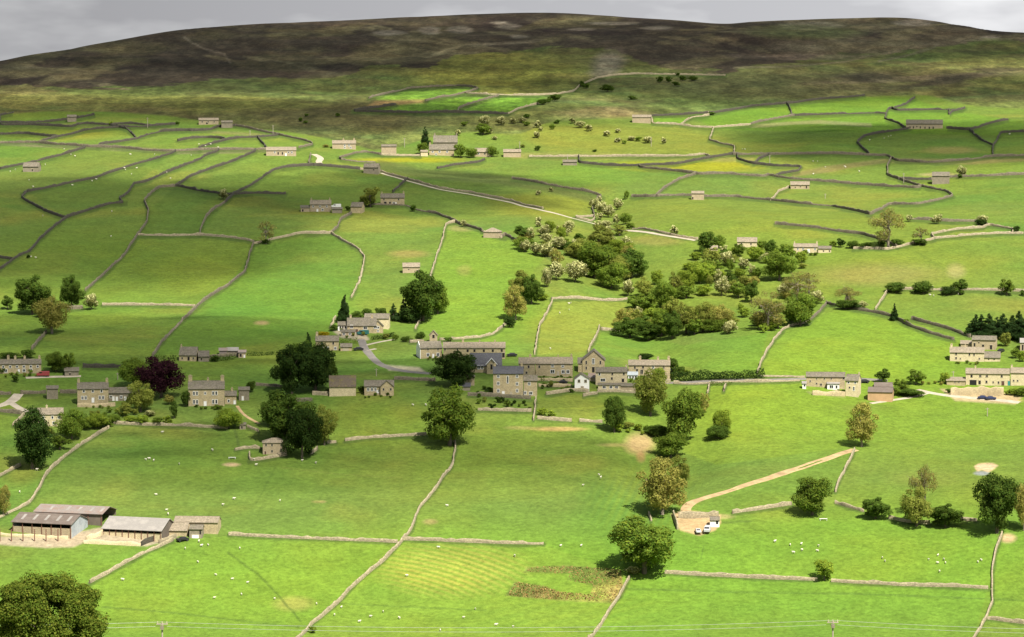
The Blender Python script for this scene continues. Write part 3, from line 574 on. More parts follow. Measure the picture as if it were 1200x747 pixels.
WALLS = [
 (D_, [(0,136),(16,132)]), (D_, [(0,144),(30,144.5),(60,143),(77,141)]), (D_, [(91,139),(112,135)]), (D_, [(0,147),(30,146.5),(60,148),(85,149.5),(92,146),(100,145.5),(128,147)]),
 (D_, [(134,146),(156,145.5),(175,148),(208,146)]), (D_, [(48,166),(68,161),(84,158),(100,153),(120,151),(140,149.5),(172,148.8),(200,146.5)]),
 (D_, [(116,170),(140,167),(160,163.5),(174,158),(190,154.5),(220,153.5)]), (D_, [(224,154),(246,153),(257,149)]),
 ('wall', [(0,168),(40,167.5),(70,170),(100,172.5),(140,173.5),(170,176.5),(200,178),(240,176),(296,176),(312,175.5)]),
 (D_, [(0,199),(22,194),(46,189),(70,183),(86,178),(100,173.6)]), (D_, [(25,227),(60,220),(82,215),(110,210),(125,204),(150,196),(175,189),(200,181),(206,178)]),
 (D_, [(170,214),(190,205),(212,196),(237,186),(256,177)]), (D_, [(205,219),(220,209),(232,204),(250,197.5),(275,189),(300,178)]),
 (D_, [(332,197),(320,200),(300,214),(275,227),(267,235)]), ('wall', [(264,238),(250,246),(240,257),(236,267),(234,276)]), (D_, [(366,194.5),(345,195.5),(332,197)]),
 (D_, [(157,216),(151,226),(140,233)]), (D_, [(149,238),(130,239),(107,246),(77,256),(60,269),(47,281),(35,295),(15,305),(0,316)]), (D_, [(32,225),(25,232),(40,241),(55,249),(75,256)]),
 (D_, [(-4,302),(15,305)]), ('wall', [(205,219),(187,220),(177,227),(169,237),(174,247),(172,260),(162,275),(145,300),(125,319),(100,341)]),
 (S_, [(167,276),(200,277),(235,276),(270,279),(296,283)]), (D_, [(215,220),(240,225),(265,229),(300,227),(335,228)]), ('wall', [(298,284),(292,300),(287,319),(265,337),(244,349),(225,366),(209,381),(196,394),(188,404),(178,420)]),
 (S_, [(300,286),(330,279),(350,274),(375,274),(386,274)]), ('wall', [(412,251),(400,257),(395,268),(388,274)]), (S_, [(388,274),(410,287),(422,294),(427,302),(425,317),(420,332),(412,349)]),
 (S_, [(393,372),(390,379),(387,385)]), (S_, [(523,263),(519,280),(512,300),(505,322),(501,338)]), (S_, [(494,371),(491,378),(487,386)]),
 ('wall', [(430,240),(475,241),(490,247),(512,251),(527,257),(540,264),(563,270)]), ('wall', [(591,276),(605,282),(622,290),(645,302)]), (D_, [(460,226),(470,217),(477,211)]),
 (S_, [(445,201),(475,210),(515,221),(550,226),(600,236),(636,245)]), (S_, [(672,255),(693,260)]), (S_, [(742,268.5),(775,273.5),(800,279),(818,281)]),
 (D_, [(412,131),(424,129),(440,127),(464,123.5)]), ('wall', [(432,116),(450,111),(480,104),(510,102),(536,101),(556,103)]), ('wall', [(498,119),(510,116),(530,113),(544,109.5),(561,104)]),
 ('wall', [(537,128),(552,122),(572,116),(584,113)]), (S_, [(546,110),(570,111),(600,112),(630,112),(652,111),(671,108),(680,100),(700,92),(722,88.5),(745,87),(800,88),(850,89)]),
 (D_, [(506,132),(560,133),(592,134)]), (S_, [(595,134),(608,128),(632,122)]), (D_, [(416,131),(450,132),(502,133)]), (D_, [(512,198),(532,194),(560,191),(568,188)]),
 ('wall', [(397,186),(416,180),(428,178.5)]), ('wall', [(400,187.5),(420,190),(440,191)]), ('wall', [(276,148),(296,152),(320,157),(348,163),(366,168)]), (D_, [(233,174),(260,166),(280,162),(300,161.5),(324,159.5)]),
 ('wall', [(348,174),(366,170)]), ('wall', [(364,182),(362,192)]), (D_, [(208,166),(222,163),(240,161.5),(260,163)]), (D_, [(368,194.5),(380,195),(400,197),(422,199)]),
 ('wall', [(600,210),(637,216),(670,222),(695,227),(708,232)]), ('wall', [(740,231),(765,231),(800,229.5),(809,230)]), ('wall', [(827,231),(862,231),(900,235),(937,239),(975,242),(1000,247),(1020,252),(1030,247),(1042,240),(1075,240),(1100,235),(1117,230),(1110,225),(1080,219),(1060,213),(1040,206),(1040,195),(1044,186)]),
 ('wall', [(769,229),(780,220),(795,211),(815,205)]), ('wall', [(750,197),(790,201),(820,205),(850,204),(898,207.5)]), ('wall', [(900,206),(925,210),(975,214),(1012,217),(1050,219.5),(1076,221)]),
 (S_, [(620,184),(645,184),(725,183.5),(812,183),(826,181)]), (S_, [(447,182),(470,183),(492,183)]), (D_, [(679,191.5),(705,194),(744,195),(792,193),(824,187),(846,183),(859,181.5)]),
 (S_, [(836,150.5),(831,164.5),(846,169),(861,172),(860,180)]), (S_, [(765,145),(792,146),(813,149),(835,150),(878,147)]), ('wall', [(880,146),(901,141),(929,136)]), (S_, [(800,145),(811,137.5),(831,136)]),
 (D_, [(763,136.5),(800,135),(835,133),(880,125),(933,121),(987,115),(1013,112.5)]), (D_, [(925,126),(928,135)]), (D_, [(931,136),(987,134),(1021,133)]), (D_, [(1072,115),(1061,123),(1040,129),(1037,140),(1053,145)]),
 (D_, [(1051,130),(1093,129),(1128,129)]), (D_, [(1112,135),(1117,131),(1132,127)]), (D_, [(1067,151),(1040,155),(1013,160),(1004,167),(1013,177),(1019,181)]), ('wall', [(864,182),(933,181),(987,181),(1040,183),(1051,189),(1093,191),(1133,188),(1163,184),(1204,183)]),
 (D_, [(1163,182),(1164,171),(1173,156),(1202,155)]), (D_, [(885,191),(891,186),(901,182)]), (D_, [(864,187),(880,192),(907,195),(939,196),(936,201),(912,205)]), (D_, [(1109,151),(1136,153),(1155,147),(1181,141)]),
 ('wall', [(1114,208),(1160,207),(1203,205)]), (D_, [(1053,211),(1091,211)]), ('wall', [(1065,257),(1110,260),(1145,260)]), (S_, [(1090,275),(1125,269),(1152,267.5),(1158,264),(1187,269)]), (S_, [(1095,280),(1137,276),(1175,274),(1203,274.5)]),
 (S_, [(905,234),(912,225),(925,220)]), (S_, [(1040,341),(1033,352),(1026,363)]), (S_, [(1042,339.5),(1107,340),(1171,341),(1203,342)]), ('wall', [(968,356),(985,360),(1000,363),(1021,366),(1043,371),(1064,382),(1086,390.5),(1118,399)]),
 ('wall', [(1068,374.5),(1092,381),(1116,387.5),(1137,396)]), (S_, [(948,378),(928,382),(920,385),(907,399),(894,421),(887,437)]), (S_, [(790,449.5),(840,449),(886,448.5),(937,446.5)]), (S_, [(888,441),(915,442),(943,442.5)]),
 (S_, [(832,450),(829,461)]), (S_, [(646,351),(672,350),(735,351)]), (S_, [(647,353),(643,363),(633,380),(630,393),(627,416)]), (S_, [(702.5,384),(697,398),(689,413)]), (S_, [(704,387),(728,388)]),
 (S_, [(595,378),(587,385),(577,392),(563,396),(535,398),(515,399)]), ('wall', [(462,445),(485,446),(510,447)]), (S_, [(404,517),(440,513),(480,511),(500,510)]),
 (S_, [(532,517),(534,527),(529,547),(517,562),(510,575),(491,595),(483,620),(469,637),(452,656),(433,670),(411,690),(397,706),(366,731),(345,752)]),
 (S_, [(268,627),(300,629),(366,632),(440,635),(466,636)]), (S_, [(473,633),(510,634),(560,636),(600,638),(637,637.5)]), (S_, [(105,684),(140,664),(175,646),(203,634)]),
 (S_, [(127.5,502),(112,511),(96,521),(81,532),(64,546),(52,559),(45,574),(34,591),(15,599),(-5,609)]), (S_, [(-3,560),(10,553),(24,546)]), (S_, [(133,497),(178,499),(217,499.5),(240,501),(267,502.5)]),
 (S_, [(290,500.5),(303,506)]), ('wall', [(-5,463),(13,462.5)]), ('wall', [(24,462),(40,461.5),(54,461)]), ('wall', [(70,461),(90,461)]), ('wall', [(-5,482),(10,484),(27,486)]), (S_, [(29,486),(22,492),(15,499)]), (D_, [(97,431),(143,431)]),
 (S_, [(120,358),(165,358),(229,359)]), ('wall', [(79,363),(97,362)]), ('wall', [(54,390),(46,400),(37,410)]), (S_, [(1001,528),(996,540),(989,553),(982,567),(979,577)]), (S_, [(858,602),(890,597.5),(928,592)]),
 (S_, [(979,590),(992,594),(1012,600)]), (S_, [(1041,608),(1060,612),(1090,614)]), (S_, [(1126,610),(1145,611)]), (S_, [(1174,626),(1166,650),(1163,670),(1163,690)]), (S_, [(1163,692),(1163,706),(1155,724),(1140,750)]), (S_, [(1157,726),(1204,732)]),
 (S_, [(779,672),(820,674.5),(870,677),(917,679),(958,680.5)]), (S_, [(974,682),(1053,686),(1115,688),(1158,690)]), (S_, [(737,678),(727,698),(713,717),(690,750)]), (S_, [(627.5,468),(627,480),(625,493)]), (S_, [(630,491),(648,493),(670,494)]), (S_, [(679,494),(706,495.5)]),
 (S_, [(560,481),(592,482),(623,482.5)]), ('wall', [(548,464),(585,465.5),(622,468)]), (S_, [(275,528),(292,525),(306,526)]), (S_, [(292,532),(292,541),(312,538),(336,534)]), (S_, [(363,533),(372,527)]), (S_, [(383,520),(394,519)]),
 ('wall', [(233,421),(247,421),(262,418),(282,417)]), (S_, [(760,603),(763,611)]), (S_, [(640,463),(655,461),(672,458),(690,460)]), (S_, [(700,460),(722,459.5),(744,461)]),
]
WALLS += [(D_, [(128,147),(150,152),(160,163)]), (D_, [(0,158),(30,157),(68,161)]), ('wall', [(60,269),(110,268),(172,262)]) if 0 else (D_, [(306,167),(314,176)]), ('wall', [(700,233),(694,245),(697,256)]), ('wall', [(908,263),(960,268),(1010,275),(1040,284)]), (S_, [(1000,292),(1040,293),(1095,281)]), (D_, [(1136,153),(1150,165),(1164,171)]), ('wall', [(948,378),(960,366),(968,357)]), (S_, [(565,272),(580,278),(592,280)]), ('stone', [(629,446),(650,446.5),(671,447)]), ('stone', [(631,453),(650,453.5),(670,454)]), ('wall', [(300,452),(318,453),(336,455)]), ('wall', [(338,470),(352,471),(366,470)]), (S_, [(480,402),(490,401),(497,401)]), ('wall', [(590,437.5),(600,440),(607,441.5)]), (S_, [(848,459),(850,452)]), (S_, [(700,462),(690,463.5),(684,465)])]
def snap(k, end):
    # a wall runs on until it meets its neighbour
    pts = WALLS[k][1]; x, y = pts[0 if end == 0 else -1]; best = None
    for j, (_, q) in enumerate(WALLS):
        if j == k: continue
        for (ax, ay), (bx, by) in zip(q[:-1], q[1:]):
            dx, dy = bx-ax, (by-ay)*3; L = dx*dx+dy*dy+1e-9; t = min(1, max(0, ((x-ax)*dx+(y-ay)*3*dy)/L)); qx, qy = ax+t*(bx-ax), ay+t*(by-ay); d = math.hypot(qx-x, (qy-y)*3)
            if best is None or d < best[0]: best = (d, qx, qy)
    if best and 1.0 < best[0] < 26:
        if end == 0: pts.insert(0, (best[1], best[2]))
        else: pts.append((best[1], best[2]))
for k in range(len(WALLS)):
    if max(p[1] for p in WALLS[k][1]) < 345: snap(k, 0); snap(k, 1)
build_ground()
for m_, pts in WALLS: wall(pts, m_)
wall([(1114,463),(1140,463.5),(1176,464.5)], 'stone', 3.0, .8, "high tawny retaining wall below the cream farmhouse yard at the right edge")
wall([(952,463),(970,463.5),(990,464)], 'stone', 1.7, .8, "tawny retaining wall below the white porched cottage row")
wall([(789,604),(792,613),(794,621)], S_, 1.9, .7, "pale wall along the left side of the quarry yard")
wall([(795,607),(812,608),(842,606)], S_, 2.2, .8, "pale wall along the top of the quarry yard")
wall([(786,449),(773,450),(757,450)], S_, 1.8, .6, "pale garden wall below the right hand village terrace")
wall([(366,463),(377,463.5),(385,464)], S_, 1.6, .6, "pale wall joining the mossy roofed white barn on its left")
wall([(91,477),(112,478),(135,476)], 'stone', 1.3, .6, "tawny garden wall along the front of the symmetrical farmhouse")
# ------------------------------------------------------------------ buildings
def window(parent, x, z, w, h, frame='dress', y=0.0, mull=True):
    f = MB(); t = .14
    f.box(x-w/2-t, x+w/2+t, y-.05, y+.06, z+h/2, z+h/2+t*1.1); f.box(x-w/2-t, x+w/2+t, y-.09, y+.06, z-h/2-t, z-h/2)
    f.box(x-w/2-t, x-w/2, y-.047, y+.06, z-h/2, z+h/2); f.box(x+w/2, x+w/2+t, y-.047, y+.06, z-h/2, z+h/2)
    if mull and w > .7: f.box(x-.04, x+.04, y-.03, y+.06, z-h/2, z+h/2)
    o = f.build('window', M[frame], parent)
    g = MB(); g.box(x-w/2, x+w/2, y-.012, y+.05, z-h/2, z+h/2); g.build('pane', M['glass'], o)
    return o
def door(parent, x, z0, w, h, mat='white', y=0.0, name='door'):
    f = MB(); f.box(x-w/2, x+w/2, y-.03, y+.05, z0, z0+h); o = f.build(name, M[mat], parent)
    f = MB(); f.box(x-w/2-.16, x+w/2+.16, y-.06, y+.05, z0+h, z0+h+.2); f.box(x-w/2-.16, x-w/2, y-.05, y+.05, z0, z0+h); f.box(x+w/2, x+w/2+.16, y-.05, y+.05, z0, z0+h)
    f.build('door_surround', M['dress'], o); return o
def chimney(parent, x, y, z, w=.9, d=.7, h=1.5, mat='stone', pots=1):
    f = MB(); f.box(x-w/2, x+w/2, y-d/2, y+d/2, z-1.2, z+h); f.box(x-w/2-.08, x+w/2+.08, y-d/2-.08, y+d/2+.08, z+h, z+h+.14)
    o = f.build('chimney', M[mat], parent)
    for k in range(pots):
        g = MB(); xx = x + (k-(pots-1)/2)*.4; g.tube((xx, y, z+h+.14), (xx, y, z+h+.6), .14, .11, 8); g.build('chimney_pot', M['stone_pink'], o)
def house(name, label, cat, x0, x1, base, eave, ridge, depth=6.5, wallm='stone', roofm='roof', wins=(), doors=(), chims=(), yaw=0, kind='gable', sides=True, parent=None, loc=None, oh=.28, apexx=None, openings=(), porch=None, frame='dress', group=None, rowz=None):
    """x0,x1,base,eave,ridge in photo pixels; wins (px,py,w,h) ; doors (px,w,h,mat); chims px list"""
    cx = (x0+x1)/2; p = P(cx, base); s = scale_at(p); az = math.atan2(p.x, p.y)
    t = thing(name, label, cat, p, -az + math.radians(yaw), group)
    w = (x1-x0)/s/max(.5, math.cos(math.radians(yaw))); hw = (base-eave)/s; tilt = -p.z/p.y
    half = (w if kind == 'front' else depth)/2
    if kind == 'front': rise = (eave-ridge)/s
    else: rise = min(max((eave-ridge)/s - half*tilt, .42*half), .95*half)
    W = w/2
    zf = -1.6                                                # footings go into the slope
    f = MB()
    if kind == 'front':
        hw0 = hw; A = (0 if apexx is None else (apexx-cx)/s, hw+rise)
        f.add([(-W,0,zf),(W,0,zf),(W,0,hw),(A[0],0,A[1]),(-W,0,hw),(-W,depth,zf),(W,depth,zf),(W,depth,hw),(A[0],depth,A[1]),(-W,depth,hw)],
              [(0,1,2,3,4),(9,8,7,6,5),(1,6,7,2),(0,4,9,5),(0,5,6,1)])
    elif kind == 'hip' or kind == 'flat':
        f.box(-W, W, 0, depth, zf, hw)
    else:
        f.add([(-W,0,zf),(W,0,zf),(W,0,hw),(-W,0,hw),(-W,depth,zf),(W,depth,zf),(W,depth,hw),(-W,depth,hw),(-W,half,hw+rise),(W,half,hw+rise)],
              [(0,1,2,3),(5,4,7,6),(1,5,6,9,2),(4,0,3,8,7),(4,5,1,0)])
    f.build('wall', M[wallm], t)
    r = MB(); th = .18
    def slope(a, b, c, d):                                    # a,b low edge; c,d high edge
        nrm = (Vector(b)-Vector(a)).cross(Vector(d)-Vector(a)).normalized()*th
        if nrm.z < 0: nrm = -nrm
        lo = [Vector(q)+Vector((0,0,.02)) for q in (a, b, c, d)]; r.hexa([*lo, *[q+nrm for q in lo]])
    if kind == 'front':
        k = oh; dx1 = W-A[0]; dx0 = W+A[0]
        slope((W+k, -k, hw-k*rise/dx1), (W+k, depth+k, hw-k*rise/dx1), (A[0]+.003, depth+k, A[1]), (A[0]+.003, -k, A[1]))
        slope((-W-k, depth+k, hw-k*rise/dx0), (-W-k, -k, hw-k*rise/dx0), (A[0]-.003, -k, A[1]), (A[0]-.003, depth+k, A[1]))
        rp = (A[0], depth/2, A[1])
    elif kind == 'hip':
        e = min(half, W*.9); k = oh; z = hw+.02
        v = [(-W-k,-k,z-.12),(W+k,-k,z-.12),(W+k,depth+k,z-.12),(-W-k,depth+k,z-.12),(-W-k,-k,z),(W+k,-k,z),(W+k,depth+k,z),(-W-k,depth+k,z),(-W+e,half,hw+rise),(W-e,half,hw+rise)]
        r.add(v, [(3,2,1,0),(0,1,5,4),(1,2,6,5),(2,3,7,6),(3,0,4,7),(4,5,9,8),(5,6,9),(6,7,8,9),(7,4,8)])
    elif kind == 'flat':
        r.hexa([(-W-oh,-oh,hw+.02),(W+oh,-oh,hw+.02),(W+oh,depth+oh,hw+rise),(-W-oh,depth+oh,hw+rise),(-W-oh,-oh,hw+.17),(W+oh,-oh,hw+.17),(W+oh,depth+oh,hw+rise+.15),(-W-oh,depth+oh,hw+rise+.15)])
    else:
        k = oh; g = .16; sl = rise/half
        slope((-W-g,-k,hw-k*sl),(W+g,-k,hw-k*sl),(W+g,half-.003,hw+rise),(-W-g,half-.003,hw+rise))
        slope((W+g,depth+k,hw-k*sl),(-W-g,depth+k,hw-k*sl),(-W-g,half+.003,hw+rise),(W+g,half+.003,hw+rise))
        r.box(-W-g, W+g, half-.13, half+.13, hw+rise+.14, hw+rise+.26)
    ro = r.build('roof', M[roofm], t)
    for c in chims:
        px = c[0] if isinstance(c, tuple) else c; sz = c[1] if isinstance(c, tuple) else 1.0
        xx = min(max((px-cx)/s, -W+.5*sz), W-.5*sz)
        chimney(ro, xx, half if kind != 'front' else depth*.6, hw+rise, .95*sz, .7*sz, 1.3*sz, wallm if wallm not in ('white',) else 'white', 2 if sz >= 1 else 1)
    for wn in wins:
        px, py = wn[0], wn[1]; ww = (wn[2] if len(wn) > 2 else 2.6)/s; wh = (wn[3] if len(wn) > 3 else 3.4)/s
        fr = wn[4] if len(wn) > 4 else frame
        window(t, (px-cx)/s/max(.5, math.cos(math.radians(yaw))), (base-py)/s, ww, wh, fr)
    for d in doors:
        px, ww, hh, dm = d[:4]; zz = d[4] if len(d) > 4 else 0.0
        door(t, (px-cx)/s, zz/s, ww/s, hh/s, dm)
    for op in openings:                                       # (px, py, w, h) unglazed barn holes with stone heads
        px, py, ww, wh = op; x = (px-cx)/s; z = (base-py)/s; ww /= s; wh /= s
        g = MB(); g.box(x-ww/2, x+ww/2, -.02, .05, z-wh/2, z+wh/2); o = g.build('opening', M['dark'], t)
        g = MB(); g.box(x-ww/2-.2, x+ww/2+.2, -.06, .05, z+wh/2, z+wh/2+.25); g.build('lintel', M['dress'], o)
    t['_s'] = s; t['_w'] = w; t['_h'] = hw; t['_r'] = rise
    return t
def rowof(a, b, n, y, w=2.6, h=3.2, fr='dress'): return [(a+(b-a)*i/(n-1), y, w, h, fr) for i in range(n)]
B = house
# --- left of the village
B('manor_house', 'square tawny manor house with a symmetrical front and big end chimneys', 'house', 221, 263, 476, 456, 446.5, 9, 'stone', 'roof',
  wins=[(x, 461, 1.9, 4, 'white') for x in (227.5, 231, 249.8, 253.5)]+[(240.5, 461, 1.7, 2.6, 'white')]+[(x, 471, 1.9, 4.6, 'white') for x in (227.5, 231, 249.8, 253.5)], doors=[(240.5, 3.2, 5.6, 'white')], chims=[(222.5, 1.5), (244, .8), (261.5, 1.4)])
B('stone_annexe', 'small tawny annexe with a white door joined to the manor house on its right', 'house', 263.6, 277, 474, 464, 458.5, 5, 'stone', 'roof', wins=[(268, 470, 2, 2.6, 'white')], doors=[(275, 2.6, 4.6, 'white')], chims=[(272, .8)])
B('stone_outhouse', 'ruined looking grey stone outhouse with a white door right of the manor house', 'outhouse', 280, 292, 469.5, 457.5, 454.5, 4, 'stone_grey', 'roof', doors=[(284.5, 2.4, 5, 'white')], kind='flat')
B('farmhouse', 'symmetrical tawny farmhouse with paired lower windows and a chimney at each end', 'house', 91, 127, 474, 456, 448.5, 8, 'stone', 'roof',
  wins=[(98.5, 458.5, 2, 2.8, 'white'), (109, 458.5, 2, 2.8, 'white'), (119, 458.5, 2, 2.8, 'white'), (96.8, 466.3, 2.2, 3.6, 'white'), (100.6, 466.3, 2.2, 3.6, 'white'), (117, 466.3, 2.2, 3.6, 'white'), (120.8, 466.3, 2.2, 3.6, 'white')], doors=[(109, 3, 5.8, 'white', 2)], chims=[92.5, 125.5])
B('farm_barn', 'low barn with white doors joined to the right of the symmetrical farmhouse', 'barn', 127.6, 155, 470, 461, 454.5, 7, 'stone_grey', 'roof', wins=[(130, 465, 2.5, 2.6, 'white'), (142, 465.5, 2.2, 2.6, 'white')], doors=[(133, 2.5, 5.5, 'white'), (137, 2.5, 5, 'white'), (147, 3, 5, 'white')])
B('stone_outhouse', 'small square stone outhouse left of the symmetrical farmhouse', 'outhouse', 55, 68, 468, 456, 453.5, 4, 'stone_grey', 'roof', kind='flat', wins=[])
B('terrace_row', 'long tawny terrace with a grey slate roof at the left edge', 'house', -18, 48, 438, 427, 421.5, 7, 'stone', 'roof', wins=rowof(-12, 44, 8, 430, 2, 2.4, 'white')+[(7, 434.5, 3, 3.5, 'white'), (28, 434.5, 3, 3, 'white'), (36, 434.5, 3, 3, 'white')], doors=[(22, 2.2, 5, 'white'), (-5, 2.2, 5, 'white')], chims=[10, (18, .9), (29, .9), (46, .9)])
B('stone_outhouse', 'low lean-to stone outhouse right of the terrace at the left edge', 'outhouse', 76, 92, 441, 435.5, 431.5, 5, 'stone_grey', 'roof', kind='flat', openings=[(82, 438.5, 1.6, 2.6)])
B('farmhouse', 'half hidden white farmhouse with a pinkish roof behind the dark round tree', 'house', 36, 74, 500, 486, 478.5, 7, 'stone_pale', 'roof_pink', wins=[(51, 489.5, 2, 2.6, 'white'), (61.5, 489.5, 2, 2.8, 'white'), (69, 489.5, 2, 2.8, 'white'), (62.5, 496, 1.8, 2.6, 'white')], chims=[(55, .7)])
B('barn_house', 'stone barn house with a grey slate roof uphill of the manor house', 'house', 210, 230, 423.5, 416.5, 407, 8, 'stone', 'roof', wins=[(213.5, 420, 1.6, 2.2), (226.5, 420, 1.6, 2)], openings=[(221, 420.5, 2.4, 4.6)], yaw=-8, chims=[(211, .6)])
B('farm_shed', 'low stone shed joined to the right of the slate roofed barn house', 'shed', 232.5, 245, 424, 418, 411.5, 6, 'stone_grey', 'roof', openings=[(236, 421, 1.4, 3)])
B('tin_shed', 'rust red tin shed left of the pale roofed shed above the manor house', 'shed', 257, 266, 417, 411.5, 409, 4, 'tin_rust', 'tin_rust', kind='flat')
B('tin_shed', 'pale metal roofed open shed with posts above the manor house', 'shed', 266.5, 279, 416, 411.5, 408, 4, 'timber_dark', 'tin', kind='flat', openings=[(272.5, 413.8, 10, 3)])
B('tin_shed', 'small pinkish shed with a white door right of the pale roofed shed', 'shed', 279.6, 288, 419.5, 413.5, 411.2, 3.5, 'stone_pink', 'tin_rust', kind='flat', openings=[(282, 416.5, 2.4, 3.6)], doors=[(286.3, 1.6, 3.4, 'white')])
B('farmhouse', 'small cream hip roofed farmhouse half hidden under the big dark trees', 'house', 308, 336, 533, 519, 513, 6.5, 'stone_pink', 'roof_pink', kind='hip', wins=[(311.8, 521.5, 1.8, 2.8), (318.8, 521.5, 1.8, 2.8), (329.5, 521.5, 1.8, 2.8), (318.8, 529, 1.8, 2.8), (329.5, 528.5, 2.4, 4)], doors=[(311, 1.8, 4, 'door_brown')])
B('stone_hut', 'tiny stone hut at the right end of the manor garden wall', 'hut', 281, 288, 503.5, 498, 496.5, 2.5, 'stone_grey', 'roof', kind='flat', openings=[(283.5, 501, 1.6, 3)])
# --- middle
t = B('white_barn', 'big white walled barn with a mossy two tone roof', 'barn', 386, 417, 464.5, 453.5, 440.5, 11, 'stone_pale', 'roof_moss', yaw=0)
B('bungalow', 'gabled stone bungalow beside the mossy roofed white barn', 'house', 427, 461.5, 463.5, 453, 446, 7, 'stone', 'roof', wins=[(431.5, 456.5, 2.4, 3.4, 'white'), (436, 456.5, 2.4, 3.4, 'white'), (440, 456.5, 2.2, 3.4, 'white')], doors=[(442.6, 2.6, 3.6, 'white', 2.5)])
B('gable_wing', 'projecting gabled wing at the right end of the stone bungalow', 'house', 446, 461, 464.2, 453, 446.6, 3.0, 'stone', 'roof', kind='front', wins=[(449.5, 456.5, 1.8, 2.6), (458, 456.5, 1.8, 2.6)])
B('cottage', 'small two storey tawny house beside the lane behind the big dark trees', 'house', 370, 397, 411, 400, 394, 6.5, 'stone', 'roof', wins=[(377.5, 403, 1.8, 3), (390.5, 402.5, 1.8, 3.2), (377.5, 408.5, 2.4, 3, 'white'), (384, 408, 2.4, 2.6, 'white'), (393, 408.5, 2.4, 3, 'white')], chims=[371.5])
B('garage', 'stone garage with a grey roof right of the small two storey house', 'garage', 399, 412.5, 411.5, 407, 403, 5, 'stone', 'roof', doors=[(405, 6, 3.4, 'dress')])
B('farmhouse', 'rambling farmhouse with a brown roof and white windows at the lane top', 'house', 407, 441, 390, 382, 373, 8, 'stone', 'roof', wins=[(412, 383, 3, 3.4, 'white'), (428, 384.5, 4, 3.2, 'white'), (440, 383.5, 3, 3.4, 'white')], doors=[(418, 3, 4, 'door_brown')], chims=[(411, .9), (436, .9)])
B('white_wing', 'white windowed wing at the left end of the rambling farmhouse', 'house', 396, 408.5, 388, 381.5, 377.5, 6, 'white', 'roof', wins=[(399, 383.8, 1.6, 2.4), (401.8, 383.8, 1.6, 2.4), (404.6, 383.8, 1.6, 2.4), (401.5, 387, 3.5, 1.6)], kind='gable')
B('barn', 'tall cream barn with a long slate roof behind the rambling farmhouse', 'barn', 427, 455.5, 385, 373.5, 368, 6, 'stone_pale', 'roof', yaw=-6)
B('porch_block', 'low stone porch with pale doors in front of the rambling farmhouse', 'porch', 400, 416, 394, 389.5, 387, 3, 'stone_pink', 'roof', wins=[(403, 391.5, 2.4, 2.4, 'white'), (410, 391.5, 2, 2.6, 'white')], kind='flat')
B('gabled_cottage', 'small gabled cottage with a white upper window at the right of the lane top farm', 'house', 437, 449, 390.5, 382.5, 376.5, 5, 'stone', 'roof', kind='front', wins=[(442.5, 384, 3.4, 2.2, 'white'), (443, 388, 2, 2, 'white')])
B('terrace_house', 'stone house with a whitewashed left gable at the left end of the long barn row', 'house', 492.5, 518.5, 420, 408.2, 400.5, 7, 'stone', 'roof', wins=[(501.5, 409.5, 1.5, 2.6), (513.5, 409.5, 1.5, 2.6), (501.5, 416, 2.6, 3.6, 'white'), (513.5, 416, 2.8, 3.6, 'white')], doors=[(507.8, 2.2, 5, 'white')])
tg = MB(); tg.box(-.16, -.02, -.2, 7.2, -1.2, 6.6)
def side_panel(t, sgn, mat, depth, name='gable_wall', th=.12):
    W = t['_w']/2; h = t['_h']; r = t['_r']; g = MB(); x0 = sgn*(W+.0); x1 = sgn*(W+th)
    pr = [(-.05, -1.2), (depth+.05, -1.2), (depth+.05, h+.12), (depth/2, h+r+.35), (-.05, h+.12)]
    a = [(x0, y, z) for y, z in pr]; b = [(x1, y, z) for y, z in pr]; n = len(pr)
    g.add(a+b, [tuple(range(n)), tuple(range(2*n-1, n-1, -1))] + [(i, n+i, n+(i+1) % n, (i+1) % n) for i in range(n)])
    o = g.build(name, M[mat], t); return o
TW = [o for o in COL.objects if o.name == 'terrace_house'][0]; TW.rotation_euler[2] += math.radians(13)
o = side_panel(TW, -1, 'white', 7, 'gable_wall', .2); o['label'] = 'whitewashed gable end wall'
B('barn_row', 'long stone barn row with five square hayloft openings', 'barn', 519.5, 592, 420, 408, 401.5, 7, 'stone', 'roof_pink', wins=[(521.5, 409.5, 1.5, 2.4), (536, 409.5, 1.5, 2.4)], openings=[(548, 411.2, 2.4, 3.2), (556, 411.2, 2.4, 3.2), (567, 411.2, 2.4, 3.2), (577.5, 411.2, 2.4, 3.2), (588, 411, 2.4, 3.2), (590, 416.5, 2.8, 5.5)], chims=[(542.5, .9), (562, .5), (580, .5)])
B('bell_hut', 'tiny gabled stone hut with an arched hole behind the whitewashed gable house', 'hut', 503.5, 512.5, 400.5, 393, 388, 3, 'stone_pink', 'roof_pink', kind='front', openings=[(508, 394.5, 2.6, 4)])
B('schoolhouse', 'low stone schoolhouse with a dark blue slate roof', 'school', 551, 588, 437, 429, 413.5, 9.5, 'stone', 'roof_dark', wins=[(561, 430.5, 3, 4, 'white'), (565, 430.5, 2.4, 4, 'white')])
B('school_porch', 'gabled schoolhouse porch with white bargeboards and an arched doorway', 'porch', 570.5, 581.5, 438.5, 427, 421.3, 3.2, 'stone', 'roof_dark', kind='front', openings=[(576, 430.2, 2.4, 6)])
bz = [o for o in COL.objects if o.name == 'school_porch'][0]
g = MB(); W_, h_, r_ = bz['_w']/2, bz['_h'], bz['_r']
for sg in (-1, 1):
    a = Vector((sg*(W_+.45), -.42, h_-.35)); b = Vector((0, -.42, h_+r_+.25)); g.hexa([a, b, b+Vector((0,-.1,0)), a+Vector((0,-.1,0)), a+Vector((0,0,.45)), b+Vector((0,0,.45)), b+Vector((0,-.1,.45)), a+Vector((0,-.1,.45))])
g.build('bargeboard', M['white'], bz)
